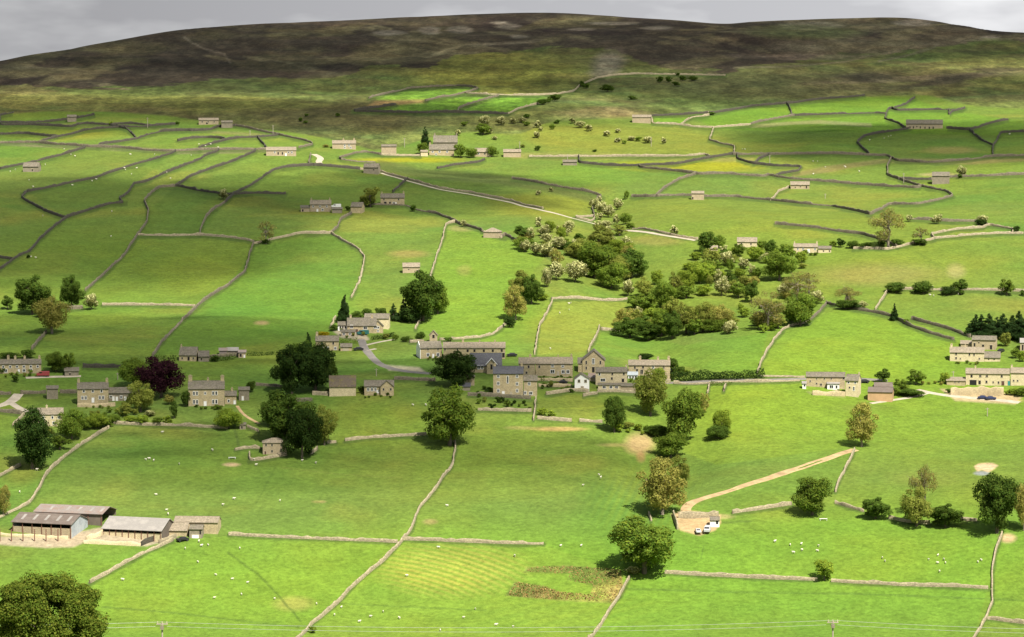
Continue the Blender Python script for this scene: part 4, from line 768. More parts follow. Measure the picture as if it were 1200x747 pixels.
B('tall_house', 'tall three storey stone house with white sash windows', 'house', 578, 613, 464, 438, 429.5, 7.5, 'stone', 'roof_dark', wins=[(584, 441, 2.6, 3.2, 'white'), (584, 449.5, 2.6, 3.2, 'white'), (584, 458, 2.6, 3.2, 'white'), (595, 445, 1.6, 8, 'white'), (606, 441, 2.2, 3.2, 'white'), (606, 450, 2.2, 3.2, 'white'), (606, 458, 2.2, 3.2, 'white')], doors=[(589.8, 3, 5.4, 'white'), (599, 1.8, 4.2, 'dress')], chims=[(580, .8), (611.5, .8)])
B('annexe', 'two storey stone annexe joined to the right of the tall house', 'house', 613.8, 629.5, 464.5, 446.5, 440, 6.5, 'stone', 'roof', wins=[(620.2, 449.8, 2.6, 3, 'white'), (615.5, 460.5, 2.4, 3, 'white'), (622, 461, 3.6, 3, 'white')])
B('outhouse', 'stone outhouse with a pyramid roof between the dark tree and the tall house', 'outhouse', 539.5, 556, 452, 442, 437, 6, 'stone_pink', 'roof', kind='hip')
B('lean_to', 'grey lean-to in front of the pyramid roofed outhouse', 'shed', 538.5, 551, 458, 453.5, 449.5, 3, 'stone_grey', 'roof_dark', kind='flat')
B('terrace_house', 'ivy speckled stone house at the left end of the village terrace', 'house', 608, 627, 441.5, 426.5, 419.5, 7, 'stone', 'roof_pink', wins=[(619.5, 430, 2, 3), (613, 431, 2, 2.6), (617, 437, 2, 2.6)], chims=[(621.5, .9)])
B('terrace_house', 'stone house with paired white windows at the right end of the village terrace', 'house', 627.6, 671, 441.5, 426.5, 419, 7, 'stone', 'roof_pink', wins=[(647.5, 429, 2.6, 2.6, 'white'), (659.5, 429.5, 2.2, 2.2, 'white'), (647.5, 435.5, 4.4, 3.6, 'white'), (660, 435.8, 3.4, 3.6, 'white'), (665.5, 435.8, 3.4, 3.6, 'white'), (632, 430, 2, 3)], doors=[(653.8, 2, 5.6, 'dress')], chims=[(654, .5), (669.5, .8)])
B('chapel', 'stone chapel with a steep front gable and a round headed doorway', 'chapel', 682.5, 708.5, 437.5, 422.5, 411.5, 11, 'stone', 'roof', kind='front', apexx=696, wins=[(687, 425, 1.6, 4), (695.3, 423.5, 2.4, 6, 'white'), (703.5, 425, 1.6, 4), (687, 431.5, 1.6, 3.4), (703.5, 431.5, 1.6, 3.4)], openings=[(695.3, 433.5, 3, 6.4)])
B('chapel_wing', 'low stone wing joined to the left of the chapel', 'chapel', 677.5, 682, 436.5, 426.5, 424.5, 8, 'stone', 'roof', kind='flat')
B('white_cottage', 'little white gabled cottage with two upper windows', 'house', 673.5, 690.5, 459, 444.5, 438.6, 6.5, 'white', 'roof', kind='front', apexx=681, wins=[(678.5, 446.8, 2.4, 3, 'dress'), (686.2, 446.8, 2.4, 3, 'dress')], doors=[(682.3, 2.8, 4.8, 'stone_grey', 1)])
B('red_shed', 'red roofed shed between the little white cottage and the yellow stone house', 'shed', 690, 698, 447, 443, 438.5, 5, 'stone_pink', 'tin_rust', kind='flat')
B('yellow_house', 'yellow stone house with small paired windows below the chapel', 'house', 698, 735, 453, 436.5, 430.8, 7, 'stone_pale', 'roof', wins=[(702.5, 438.5, 1.8, 3, 'white'), (717.5, 438, 1.6, 3.4), (731, 438, 1.8, 3), (717, 443.8, 1.8, 2.8), (706.5, 445.5, 5, 3, 'white')], openings=[(730, 446, 2.8, 4)], chims=[(703, .5), (734, .6)])
B('lean_to', 'glazed lean-to along the front of the yellow stone house', 'lean-to', 701, 727, 457, 451.6, 449.6, 2.4, 'stone_pale', 'roof', kind='flat', wins=[(708, 454, 3.4, 2.6, 'white'), (716, 454, 3, 2.6, 'white'), (722.5, 454, 3, 2.8, 'white')])
B('brick_outhouse', 'reddish walled outhouse at the right of the yellow stone house', 'outhouse', 726, 745.5, 459, 453, 450.5, 4, 'stone_pink', 'roof', kind='flat')
B('terrace_row', 'tawny terrace with three chimneys right of the chapel', 'house', 736.5, 785, 444, 428.3, 422.3, 7, 'stone', 'roof_pink', wins=[(753.5, 430.5, 2, 3), (765.3, 430.5, 2.2, 3, 'white'), (777.5, 430.5, 2.2, 3), (744, 431, 1.8, 3), (752, 436, 3, 5), (765.3, 436.5, 2.4, 3, 'white'), (777.8, 436.5, 2, 3)], openings=[(746.5, 435, 2, 4.5)], doors=[(760, 1.8, 5, 'dress')], chims=[(750, 1), (771, .9), (784, 1)])
B('glass_lean_to', 'pale blue glazed conservatory at the left end of the right hand terrace', 'conservatory', 736, 747, 444.8, 440, 436.5, 3, 'white', 'clad_blue', kind='flat', wins=[(738.5, 442.3, 2.2, 2.8, 'white'), (741.8, 442.3, 2.2, 2.8, 'white'), (745, 442.3, 2, 2.8, 'white')])
# --- right
B('cottage_row', 'long cottage row with a white porch on the right of the village', 'house', 944.8, 990, 454.5, 442, 437, 7, 'stone', 'roof', wins=[(949.5, 447, 1.4, 1.8), (957, 444, 1.3, 1.6), (966, 444, 1.3, 1.6), (974, 444, 1.4, 1.6), (988.5, 443.2, 2, 2.4), (957, 449.8, 1.6, 1.6), (962, 451, 2.4, 2.6)])
B('white_porch', 'white glazed porch on the front of the long cottage row', 'porch', 969.5, 983.5, 457, 450.2, 448.6, 2, 'white', 'tin', kind='flat', wins=[(974.3, 453.4, 4, 3.4, 'white'), (980.3, 453.6, 2, 3.4, 'white')])
B('white_porch', 'small pale glazed porch at the left end of the long cottage row', 'porch', 940.3, 944.5, 456, 450, 447.6, 2.4, 'white', 'tin', kind='flat', wins=[(942.8, 452, 2, 2.6, 'white')])
B('end_house', 'narrow two storey house at the right end of the white porched cottage row', 'house', 990.8, 1005.5, 465, 446.3, 439, 7, 'stone_pale', 'roof', yaw=-9, wins=[(994.3, 448.5, 2, 2, 'white'), (1002, 448.5, 2, 2, 'white'), (995.5, 454.3, 1.6, 1.6), (1000.5, 455.5, 1.6, 4.4, 'white')], chims=[(1005, .5)])
B('timber_barn', 'timber fronted barn with a low brown roof right of the cottage row', 'barn', 1017, 1045.5, 470.5, 459.8, 454.3, 7, 'timber', 'tin_brown', yaw=-5)
B('barn', 'brown roofed barn half hidden behind the timber fronted barn', 'barn', 1024.5, 1046, 455.5, 453.5, 449.2, 6, 'stone_pink', 'tin_brown')
B('barn', 'pinkish stone barn with small dark openings uphill of the long pale farmhouse', 'barn', 1139, 1166.5, 410, 398.8, 394, 6.5, 'stone_pink', 'roof', yaw=-6, openings=[(1142, 404.5, 2, 4), (1152, 405.3, 2.6, 2.6), (1161.3, 407, 2.6, 5), (1147, 402, 1.2, 1.6)])
B('lean_to', 'low roofless looking stone lean-to left of the pinkish barn', 'outhouse', 1126, 1140, 407, 403.5, 400.8, 5, 'stone_pink', 'roof_pink', kind='flat')
B('farmhouse', 'long pale farmhouse uphill of the cream farmhouse at the right edge', 'house', 1113.3, 1153, 424, 413.5, 407.2, 7, 'stone_pale', 'roof_pink', wins=[(1120.5, 415, 1.8, 2.6), (1136, 415.5, 1.6, 2.6), (1141.3, 415.5, 1.6, 2.6), (1120.5, 420, 1.8, 2.2), (1125.5, 420.6, 1, 1.4), (1147.5, 420.5, 1.4, 1.6)], chims=[(1115, .9), (1131, .6)])
B('farm_barn', 'lower brown roofed barn joined to the right of the long pale farmhouse', 'barn', 1153.6, 1172, 424, 419.5, 412.5, 7, 'stone_pale', 'roof', openings=[(1158.5, 421.5, 1.4, 1.4), (1165, 421.5, 1.6, 1.4)])
B('farmhouse', 'cream rendered farmhouse with a broad dark doorway at the right edge', 'house', 1132, 1183, 452, 438.3, 434, 8, 'stone_pale', 'roof_pink', wins=[(1148.7, 441, 2.4, 2.2), (1156.4, 441, 2.4, 2.2), (1173.6, 441, 2, 2.6), (1156, 447.8, 2, 2.8), (1163.8, 448, 1.4, 1.6), (1170, 448.4, 1.6, 2.6)], openings=[(1138.6, 441.4, 2.4, 3.2), (1140.5, 448.8, 8, 6), (1148, 448.6, 2.8, 4.4)], doors=[(1175, 3.2, 5.4, 'door_brown', 0), (1182, 2.6, 5.6, 'door_green')], chims=[(1143, .6)])
B('end_house', 'pale stone house at the right edge beside the green door', 'house', 1184.5, 1212, 452, 437.5, 431.5, 8, 'stone_pale', 'roof_pink', wins=[(1188, 446.5, 1.4, 1.8), (1192.5, 446.5, 1.4, 1.8), (1202, 446, 1.6, 2)], chims=[(1184.8, .7)])
B('lean_to', 'flat roofed farmyard store left of the cream farmhouse', 'shed', 1109.5, 1131, 452, 446.8, 444.8, 5, 'stone', 'roof_pink', kind='flat', wins=[(1119, 448, 1.6, 1.2), (1123.5, 448, 1.6, 1.2)])
B('barn', 'pink walled open barn cut off by the right edge', 'barn', 1195.5, 1215, 411, 402, 398, 7, 'stone_pink', 'tin', openings=[(1198.5, 407.5, 2, 6.5), (1202.5, 407.5, 2, 6.5)])
# --- upper slopes
B('field_barn', 'lone square grey stone barn on the upper left moor edge', 'barn', 79, 89.5, 143, 137.2, 135, 5, 'stone_grey', 'roof')
B('field_barn', 'skewed grey stone barn standing in the upper left fields', 'barn', 27, 45, 201.8, 195.5, 190.8, 6, 'stone_grey', 'roof', yaw=-14, openings=[(38, 199.5, 1.2, 2.4)])
B('hill_farmhouse', 'whitish farmhouse on the upper left moor edge', 'house', 233, 256, 146.3, 141.2, 139, 6, 'stone_pink', 'roof_pink', wins=[(237, 143, 1.4, 1.6), (244, 143, 1.4, 1.6), (251, 143, 1.4, 1.6)], openings=[(242.5, 144.7, 2, 2)])
B('field_barn', 'square pale barn just right of the whitish moor edge farmhouse', 'barn', 259.5, 272.5, 150, 143.8, 142, 5, 'stone_grey', 'roof')
B('farm_row', 'long pale farm row with white doors on the upper left slope', 'house', 312, 347, 183, 176.5, 172.7, 7, 'stone_pink', 'roof_pink', wins=[(322, 178.5, 1.4, 1.8, 'white'), (338, 178.8, 1.4, 1.8, 'white'), (342, 178.8, 1.4, 1.8, 'white')], openings=[(326, 180, 1.6, 3), (331, 180, 1.6, 3)], doors=[(335, 1.8, 3.2, 'white')])
B('hill_farmhouse', 'pale farmhouse with two chimneys by the bend in the moor lane', 'house', 389.5, 417, 175, 168.5, 165, 6, 'stone_pink', 'roof_pink', wins=[(404, 170.5, 1.6, 2, 'white'), (409, 170.5, 1.6, 2, 'white'), (404, 173.3, 1.6, 1.6, 'white'), (411, 173.3, 1.6, 1.6, 'white')], chims=[(402.5, .8), (415, .9)])
B('field_barn', 'dark gabled field barn below the yellow strip at the moor lane', 'barn', 426, 443, 204, 196.5, 192, 6, 'stone_grey', 'roof', yaw=-12, openings=[(438, 199, 1.2, 2)])
B('field_barn', 'square pale barn left of the hilltop hamlet', 'barn', 447, 464.5, 181.5, 172, 170.3, 5, 'stone_pink', 'roof')
B('hamlet_house', 'big dark roofed house at the back of the hilltop hamlet', 'house', 508, 536, 176, 167, 158.5, 8, 'stone_grey', 'roof', wins=[(514, 171.5, 1.8, 2), (520, 171.5, 1.8, 2, 'white'), (526, 171.5, 1.8, 2), (532, 171.5, 1.8, 2)], chims=[(509.5, .9), (535, .8)])
B('hamlet_house', 'lower front house of the hilltop hamlet with white windows', 'house', 503, 532, 182.5, 175.5, 169.5, 6, 'stone', 'roof', wins=[(507, 178, 1.8, 2, 'white'), (515, 178, 1.8, 2, 'white'), (524, 178, 1.8, 2, 'white'), (511, 181, 1.6, 2, 'white')], chims=[(504, .8)])
B('hamlet_shed', 'small bright gabled shed at the left of the hilltop hamlet', 'shed', 493, 501.5, 183.3, 178.2, 176.8, 4, 'stone_pale', 'roof_pink')
B('hamlet_cottage', 'small pinkish cottage at the right of the hilltop hamlet', 'house', 556, 574.5, 184, 178.3, 174, 6, 'stone_pink', 'roof_pink', wins=[(561, 180.3, 1.4, 1.8, 'white'), (568, 180.3, 1.4, 1.8)], yaw=-8)
B('field_barn', 'low pinkish barn beside a ruined fold right of the hilltop hamlet', 'barn', 590, 610.5, 184.5, 178.5, 175.3, 6, 'stone_pink', 'roof_pink')
B('field_barn', 'bright sunlit barn at the corner of the dark pasture under the moor', 'barn', 741, 762.5, 144.5, 137.7, 135, 6, 'stone_pink', 'roof_pink')
B('field_barn', 'shaded grey shed at the left end of the yellow meadow', 'barn', 659.5, 676, 194, 190.2, 187.7, 5, 'stone_grey', 'roof')
B('field_barn', 'small sandy barn with a dark doorway in the sunlit right pasture', 'barn', 810.5, 825, 234.5, 227, 224.3, 5, 'stone_pink', 'roof_pink', openings=[(811.8, 232.5, 1.4, 2.8)])
B('field_barn', 'tiny sandy barn with a dark doorway above the right pasture wall', 'barn', 926.5, 948.5, 221.8, 217, 213.2, 6, 'stone_pink', 'roof_pink', openings=[(945, 219.5, 1.4, 3), (932, 219.8, 1, 1.4), (938, 219, 1, 1.4)])
B('field_barn', 'long ruined barn with a row of dark doorways on the upper right slope', 'barn', 1062, 1104.5, 151.3, 145.3, 140.8, 7, 'stone_pink', 'roof', openings=[(1066.5, 149.5, 1.2, 2.6), (1070.5, 149.5, 1.2, 2.6), (1074.5, 148.5, 1.2, 1.6), (1078.5, 149.5, 1.2, 2.6), (1084, 149.8, 1.2, 2.4), (1089, 149.8, 1.4, 2.4), (1093.5, 149.8, 1.4, 2.4)])
B('field_barn', 'tall grey barn beside a blossoming thorn on the right slope', 'barn', 1092.5, 1112.5, 216, 206.5, 202, 7, 'stone_grey', 'roof')
B('hill_farmhouse', 'white fronted farmhouse with an attached low wing on the middle slope', 'house', 363.5, 388, 248.3, 239.8, 235, 6.5, 'stone_pink', 'roof_pink', wins=[(367, 242, 1.4, 2, 'white'), (375, 242, 1.4, 2, 'white'), (383, 242, 1.4, 2, 'white'), (378, 246, 2, 2.2, 'white')], doors=[(372, 2, 3.2, 'white')], chims=[(365, .7), (386.5, .7)])
B('stone_shed', 'low stone shed at the left end of the white fronted farmhouse', 'shed', 352.5, 363, 248.5, 243.8, 242.4, 5, 'stone_pink', 'roof', kind='flat', openings=[(354.8, 246.8, 1.8, 2.6)])
B('stone_shed', 'low stone wall shed at the right end of the white fronted farmhouse', 'shed', 389, 401, 250, 245.5, 244, 4, 'stone_grey', 'roof', kind='flat')
B('field_barn', 'blocky stone barn between the two middle slope farmhouses', 'barn', 411, 424, 250, 242.5, 237.5, 7, 'stone', 'roof', yaw=-12)
B('hill_farmhouse', 'farmhouse with two white arched openings on the middle slope', 'house', 446, 474, 240.5, 232, 227.3, 7, 'stone', 'roof', wins=[(450, 234, 1.4, 1.8), (467, 234, 1.4, 1.8), (461.5, 238.5, 2.4, 2.6, 'white')], openings=[(451.5, 238.2, 3, 3.2), (457, 238.2, 2, 3)], doors=[(464, 1.6, 3.2, 'white')], chims=[(447.5, .6), (473, .8)])
B('field_barn', 'sunlit pale barn with a small dark doorway in the middle pasture', 'barn', 472, 492, 320, 313.2, 308.5, 6, 'stone_pink', 'roof_pink', openings=[(489, 318.2, 1.8, 2.8), (479, 316, 1.2, 1.2)])
B('field_barn', 'pink hip roofed field barn on the middle slope', 'barn', 566.5, 584.5, 279, 272, 267, 6.5, 'stone_pink', 'roof_pink', kind='hip', yaw=-14)
B('cottage', 'cottage with a pinkish roof at the top of the hawthorn thicket', 'house', 864, 887, 290, 283.8, 278.7, 6, 'stone_pale', 'roof_pink', wins=[(869, 286, 1.4, 2), (880, 286, 1.4, 2)])
B('outhouse', 'tiny pink roofed outhouse hidden in the trees left of the thicket cottage', 'outhouse', 829.5, 841, 294.5, 291.5, 288.3, 4, 'stone_pink', 'roof_pink')
B('cottage_row', 'white doored cottage row right of the hawthorn thicket', 'house', 930, 958, 297, 289.8, 286, 6, 'stone_pale', 'roof_pink', wins=[(935, 292, 1.4, 2, 'white'), (941, 292, 1.4, 2, 'white'), (955, 292, 1.4, 2, 'white')], doors=[(947.5, 3, 5, 'white')], chims=[(931, .6), (957.5, .7)])
B('stone_shed', 'low stone shed joined to the right of the white doored cottage row', 'shed', 958.8, 974, 296.5, 291.8, 288.8, 5, 'stone_pale', 'roof', openings=[(965, 294.5, 1.2, 2), (972, 294.5, 1.2, 2)])
# --- the farm at lower left
def shed_parts(t, W, depth, h, rise, roofm, front='open', posts=6, gable='clad_blue', lights=(), name_posts='post', rearm='timber_dark', knee=1.4, kneem='concrete'):
    th = .12
    g = MB(); g.box(-W, W, depth-.15, depth, -1, h); g.build('rear_wall', M[rearm], t)
    if knee: g = MB(); g.box(-W, W, .02, .2, -1.2, knee); g.build('front_wall', M[kneem], t)
    for sg, gm in ((-1, gable), (1, gable)):
        if gm is None: continue
        g = MB(); pr = [(.2, -1), (depth-.16, -1), (depth-.16, h), (depth/2, h+rise), (.2, h)]; x0 = sg*W; x1 = sg*(W-th); n = 5
        g.add([(x0, y, z) for y, z in pr]+[(x1, y, z) for y, z in pr], [tuple(range(n)), tuple(range(2*n-1, n-1, -1))]+[(i, n+i, n+(i+1) % n, (i+1) % n) for i in range(n)])
        g.build('gable_wall', M[gm], t)
    r = MB(); k = .5; sl = rise/(depth/2); q = .16; hf = depth/2
    for s0 in (0, 1):
        ya, yb = (-k, hf-.004) if s0 == 0 else (depth+k, hf+.004); za = h-k*sl
        lo = [Vector((-W-.4, ya, za+.02)), Vector((W+.4, ya, za+.02)), Vector((W+.4, yb, h+rise)), Vector((-W-.4, yb, h+rise))]
        if s0: lo = lo[::-1]
        r.hexa([*lo, *[v+Vector((0,0,q)) for v in lo]])
    ro = r.build('roof', M[roofm], t)
    for f in lights:
        g = MB(); x = -W+2*W*f; za = h+.25*hf*sl; zb = h+.8*hf*sl
        g.hexa([(x-.4, hf*.25, za+q), (x+.5, hf*.25, za+q), (x+.5, hf*.8, zb+q), (x-.5, hf*.8, zb+q), (x-.4, hf*.25, za+q+.05), (x+.5, hf*.25, za+q+.05), (x+.5, hf*.8, zb+q+.05), (x-.5, hf*.8, zb+q+.05)]); g.build('rooflight', M['tin'], ro)
    for i in range(posts):
        x = -W+.2+(2*W-.4)*i/(posts-1); g = MB(); g.box(x-.13, x+.13, -.12, .018, -1.2, h-.1); g.build('post', M['steel'], t)
def farm_shed(name, label, x0, x1, base, eave, ridge, depth, yaw, **kw):
    p = P((x0+x1)/2, base); s = scale_at(p); az = math.atan2(p.x, p.y); t = thing(name, label, 'shed', p, -az+math.radians(yaw))
    W = (x1-x0)/s/2/math.cos(math.radians(yaw)); h = (base-eave)/s; tilt = -p.z/p.y; rise = max((eave-ridge)/s - depth/2*tilt*math.cos(math.radians(yaw)), .18*depth/2)
    shed_parts(t, W, depth, h, rise, **kw); return t
farm_shed('cattle_shed', 'long brown roofed cattle shed with a slatted pale gable at lower left', 15, 83, 627, 613, 602, 13, -26, roofm='tin_brown', posts=7, gable='clad_blue', lights=(.12,.32,.52,.72,.9), kneem='stone_pink', knee=2.5)
farm_shed('cattle_shed', 'pale and rust roofed shed behind the brown roofed cattle shed', 41, 119, 613, 601, 592.5, 12, -24, roofm='tin_rust', posts=6, gable=None, lights=(.2,.45,.62,.8,.95), kneem='timber_dark', knee=3.3)
farm_shed('cattle_shed', 'grey corrugated roofed cattle shed in the middle of the lower left farm', 120.5, 188.5, 631, 620.5, 606.5, 13, -24, roofm='tin', posts=10, gable='timber_dark', lights=(), knee=1.9, kneem='stone_pale')
B('stone_barn', 'tawny roofed stone barn at the right end of the lower left farm', 'barn', 204, 255, 625, 612.5, 606, 7, 'stone', 'roof_pink', yaw=-10)
B('stone_barn', 'lower tawny roofed barn in front at the right of the grey corrugated shed', 'barn', 191, 219, 628, 622, 612, 7, 'stone', 'roof_pink', yaw=-12)
B('stone_shed', 'small stone shed with a pale patch in front of the tawny barn', 'shed', 222, 237, 631, 620.5, 616.5, 5, 'stone_grey', 'roof', yaw=-8, openings=[(238-3.2, 624, 2, 5)], doors=[(229, 8, 4, 'white')])
def pen(label, pts, mat='stone_pale', h=1.3): o = wall(pts, mat, h, .35, label); o.name = 'pen_wall'; return o
pen('pale concrete pen wall along the front of the grey corrugated shed yard', [(98,637),(130,638.5),(165,640)])
pen('dark timber fence panel at the right end of the shed yard', [(165,640),(175,636),(184,633.5)], 'wall_dark', 1.9)
pen('low cream yard wall running along the concrete apron at the far left', [(-6,627),(30,629),(60,631),(80,632)], 'stone_pale', .9)
pen('pale pen divider between the two lower left sheds', [(100,634),(112,630),(120,627)], 'stone_pale', 1.5)
pen('cream lane wall joining the yard from the right of the grey shed', [(186,637),(196,634),(207,631)], 'wall_pale', 1.3)
for i, x in enumerate((0, 13.5, 27, 40.5, 54, 68)):
    p = P(x, 634.5); g = MB(); g.box(-.16, .16, -.16, .16, -.5, 3.9); g.box(-.2, .2, -.2, .2, 3.9, 4.0); o = g.build('yard_post', M['steel']); o.location = p; o['category'] = 'post'; o['group'] = 'brown steel posts along the apron'
    want(o, 'brown steel post standing on the concrete apron at lower left', x, 632, rel=False)
apr = [(-20,641),(40,639),(80,635),(120,630),(112,622),(60,629),(-20,630)]
# quarry yard hut
B('stone_hut', 'white walled hut with a dark window at the right end of the quarry yard', 'hut', 832, 843, 618, 610, 606.5, 4, 'white', 'roof', openings=[(840.3, 612.5, 2.6, 4)])
# ------------------------------------------------------------------ trucks and cars
def vehicle_proto(kind):
    r = bpy.data.objects.new('parked_car', None); link(r)
    if kind == 'car': prof = [(-2.05,.35),(-2.1,.8),(-1.95,.98),(-1.1,1.02),(-.55,1.42),(.75,1.46),(1.45,1.05),(2.0,.95),(2.12,.6),(2.05,.35)]; hw = .84
    else: prof = [(-2.5,.4),(-2.55,1.2),(-2.45,1.3),(-1.75,1.4),(-1.3,2.0),(2.35,2.08),(2.5,1.9),(2.52,.4)]; hw = .95
    me = bmesh.new(); n = len(prof)
    vs = []
    for y in (-hw, hw):
        for x, z in prof: vs.append(me.verts.new((x, y*(.86 if z > 1.2 and kind == 'car' else 1), z)))
    me.faces.new(vs[:n]); me.faces.new(vs[n:][::-1])
    for i in range(n): me.faces.new((vs[i], vs[n+i], vs[n+(i+1) % n], vs[(i+1) % n]))
    bmesh.ops.recalc_face_normals(me, faces=me.faces); bmesh.ops.bevel(me, geom=list(me.edges), offset=.06, segments=1, affect='EDGES')
    m = bpy.data.meshes.new('body'); me.to_mesh(m); me.free(); m.materials.append(M['silver']); b = link(bpy.data.objects.new('body', m), r)
    b.material_slots[0].link = 'OBJECT'; b.material_slots[0].material = M['silver']
    g = MB()
    if kind == 'car':
        for s in (-1, 1): g.hexa([(-1.0,s*.79,1.02),(1.3,s*.79,1.04),(1.3,s*.81,1.04),(-1.0,s*.81,1.02),(-.5,s*.735,1.37),(.7,s*.735,1.4),(.7,s*.755,1.4),(-.5,s*.755,1.37)])
        g.hexa([(-1.13,-.62,1.06),(-1.13,.62,1.06),(-1.05,.62,1.05),(-1.05,-.62,1.05),(-.66,-.58,1.38),(-.66,.58,1.38),(-.58,.58,1.36),(-.58,-.58,1.36)]); g.hexa([(1.36,-.62,1.08),(1.36,.62,1.08),(1.44,.62,1.08),(1.44,-.62,1.08),(.83,-.58,1.42),(.83,.58,1.42),(.9,.58,1.44),(.9,-.58,1.44)])
    else:
        for s in (-1, 1): g.box(-1.35, -.3, s*.955-.01, s*.955+.01, 1.35, 1.85)
        g.hexa([(-1.8,-.8,1.42),(-1.8,.8,1.42),(-1.7,.8,1.42),(-1.7,-.8,1.42),(-1.42,-.78,1.92),(-1.42,.78,1.92),(-1.3,.78,1.92),(-1.3,-.78,1.92)])
    g.build('car_window', M['glass'], r)
    for x in (-1.35, 1.35):
        for s in (-1, 1): g = MB(); g.tube((x, s*.72, .33), (x, s*.9, .33), .33, .33, 12); g.build('wheel', M['tyre'], r)
    return r
PROTO = {'car': vehicle_proto('car'), 'van': vehicle_proto('van')}
FRESH = {'car': True, 'van': True}
def vehicle(kind, px, py, yaw, mat, label, lift=.05):
    src = PROTO[kind]
    if FRESH[kind]: r = src; FRESH[kind] = False; kids = list(r.children)
    else:
        r = src.copy(); COL.objects.link(r); kids = []
        for ch in src.children: c = ch.copy(); c.parent = r; COL.objects.link(c); kids.append(c)
    r.name = 'parked_car' if kind == 'car' else 'parked_van'
    p = P(px, py); r.location = p+Vector((0,0,lift)); r.rotation_euler = (0, 0, math.radians(yaw))
    for c in kids:
        if c.name.startswith('body'): c.material_slots[0].link = 'OBJECT'; c.material_slots[0].material = M[mat]
    r['label'] = label; r['category'] = 'car' if kind == 'car' else 'van'
vehicle('van', 50.5, 441.5, 3, 'red', 'red van parked right of the terrace at the left edge')
vehicle('car', 420, 411, 8, 'black', 'dark car parked right of the stone garage')
vehicle('car', 1152, 468, 175, 'navy', 'dark blue car parked below the cream farmhouse, left of the other')
vehicle('car', 1161, 468.8, 178, 'navy', 'dark blue car parked below the cream farmhouse, right of the other')
vehicle('car', 600, 418, 12, 'black', 'black car parked at the right end of the long barn row')
vehicle('car', 659, 450, 4, 'black', 'black car parked below the village terrace left of the white cottage')
vehicle('car', 1173, 413, 60, 'black', 'dark car parked right of the long pale farmhouse')
vehicle('car', 1012.5, 449, 10, 'black', 'dark car beside the narrow house at the end of the cottage row')
vehicle('van', 425, 393, 20, 'teal', 'dark green van parked at the top of the lane')
vehicle('van', 394, 244, 5, 'white', 'white van parked by the white fronted farmhouse')
vehicle('car', 791, 435.5, 5, 'white', 'white car behind the roadside hedge, right of the terrace')
vehicle('car', 818, 625, 95, 'silver', 'small pale pickup in the quarry yard, leftmost of the parked three')
vehicle('van', 829, 624, 80, 'silver', 'boxy trailer like van in the quarry yard between hut and pickup')
vehicle('car', 214, 634.5, 30, 'black', 'dark car parked in front of the lower tawny roofed barn')
# ------------------------------------------------------------------ poles
def pole(px, py, hpx, text):
    p = P(px, py); s = scale_at(p); h = hpx/s; g = MB(); g.tube((0,0,-.5), (0,0,h), .17, .13, 6)
    r = thing('utility_pole', '', 'pole', p); g.build('post', M['pole'], r); g = MB(); g.box(-.7, .7, -.06, .06, h-.5, h-.36); g.build('crossarm', M['pole'], r); want(r, text, px, py)
for a in [(173,150,12),(320,158,11),(293,159,6),(474,173,11),(609,178,12),(902,194,12),(1059,215,12),(763,172,11),(399,458,18),(441,441,9),(967,233,6),(138,445,8),(1117,446,11),(1157,488,10),(665,187,6)]: pole(*a, 'slender pale utility pole')
def big_pole(px, ptop, D, label):
    a, b, c = ray(px, ptop); t = D/math.hypot(a, b); x, y, z = a*t, b*t, c*t; g0 = float(H(x, y)); h = z-g0
    r = thing('power_pole', label, 'pole', (x, y, g0)); g = MB(); g.tube((0,0,-.6), (0,0,h), .2, .15, 8); g.build('post', M['pole'], r)
    g = MB(); g.box(-1.1, 1.1, -.14, -.02, h-.35, h-.18); g.box(-1.1, 1.1, .16, .28, h-.35, h-.18); g.build('crossarm', M['pole'], r)
    for k in (-1, 0, 1): g = MB(); g.tube((k*.9, .05, h-.2), (k*.9, .05, h+.25), .07, .09, 6); g.build('insulator', M['stone_pale'], r)
    g = MB(); g.box(-.35, .35, -.5, -.16, h-1.3, h-.55); g.build('transformer', M['stone_grey'], r)
    return (x, y, z)
pa = big_pole(190, 730, 630, 'weathered power pole with a crossarm at the bottom left of the view')
pb = big_pole(976, 728, 630, 'weathered power pole with a crossarm at the bottom right of the view')
def wire(a, b, off, dz, sag, label, n=30):
    a = Vector(a)+Vector((0,off,dz)); b = Vector(b)+Vector((0,off,dz)); g = MB(); pr = None
    for i in range(n+1):
        f = i/n; q = a.lerp(b, f)-Vector((0,0,4*sag*f*(1-f)))
        if pr is not None: g.tube(pr, q, .03, .03, 3)
        pr = q
    o = g.build('power_line', M['wire']); o['label'] = label; o['category'] = 'power line'
dv = (Vector(pb)-Vector(pa))
for k, (of, dz, nm) in enumerate([(-.6, .25, 'upper'), (.3, -.75, 'lower')]):
    wire(pa, pb, of, dz, 1.3, f'{nm} of the two pale power wires between the two power poles')
    wire(pb, Vector(pb)+dv*.7+Vector((0,0,-2)), of, dz, 1.0, f'{nm} of the two pale power wires right of the right power pole')
    wire(pa, Vector(pa)-dv*.7+Vector((0,0,1)), of, dz, 1.0, f'{nm} of the two pale power wires left of the left power pole')
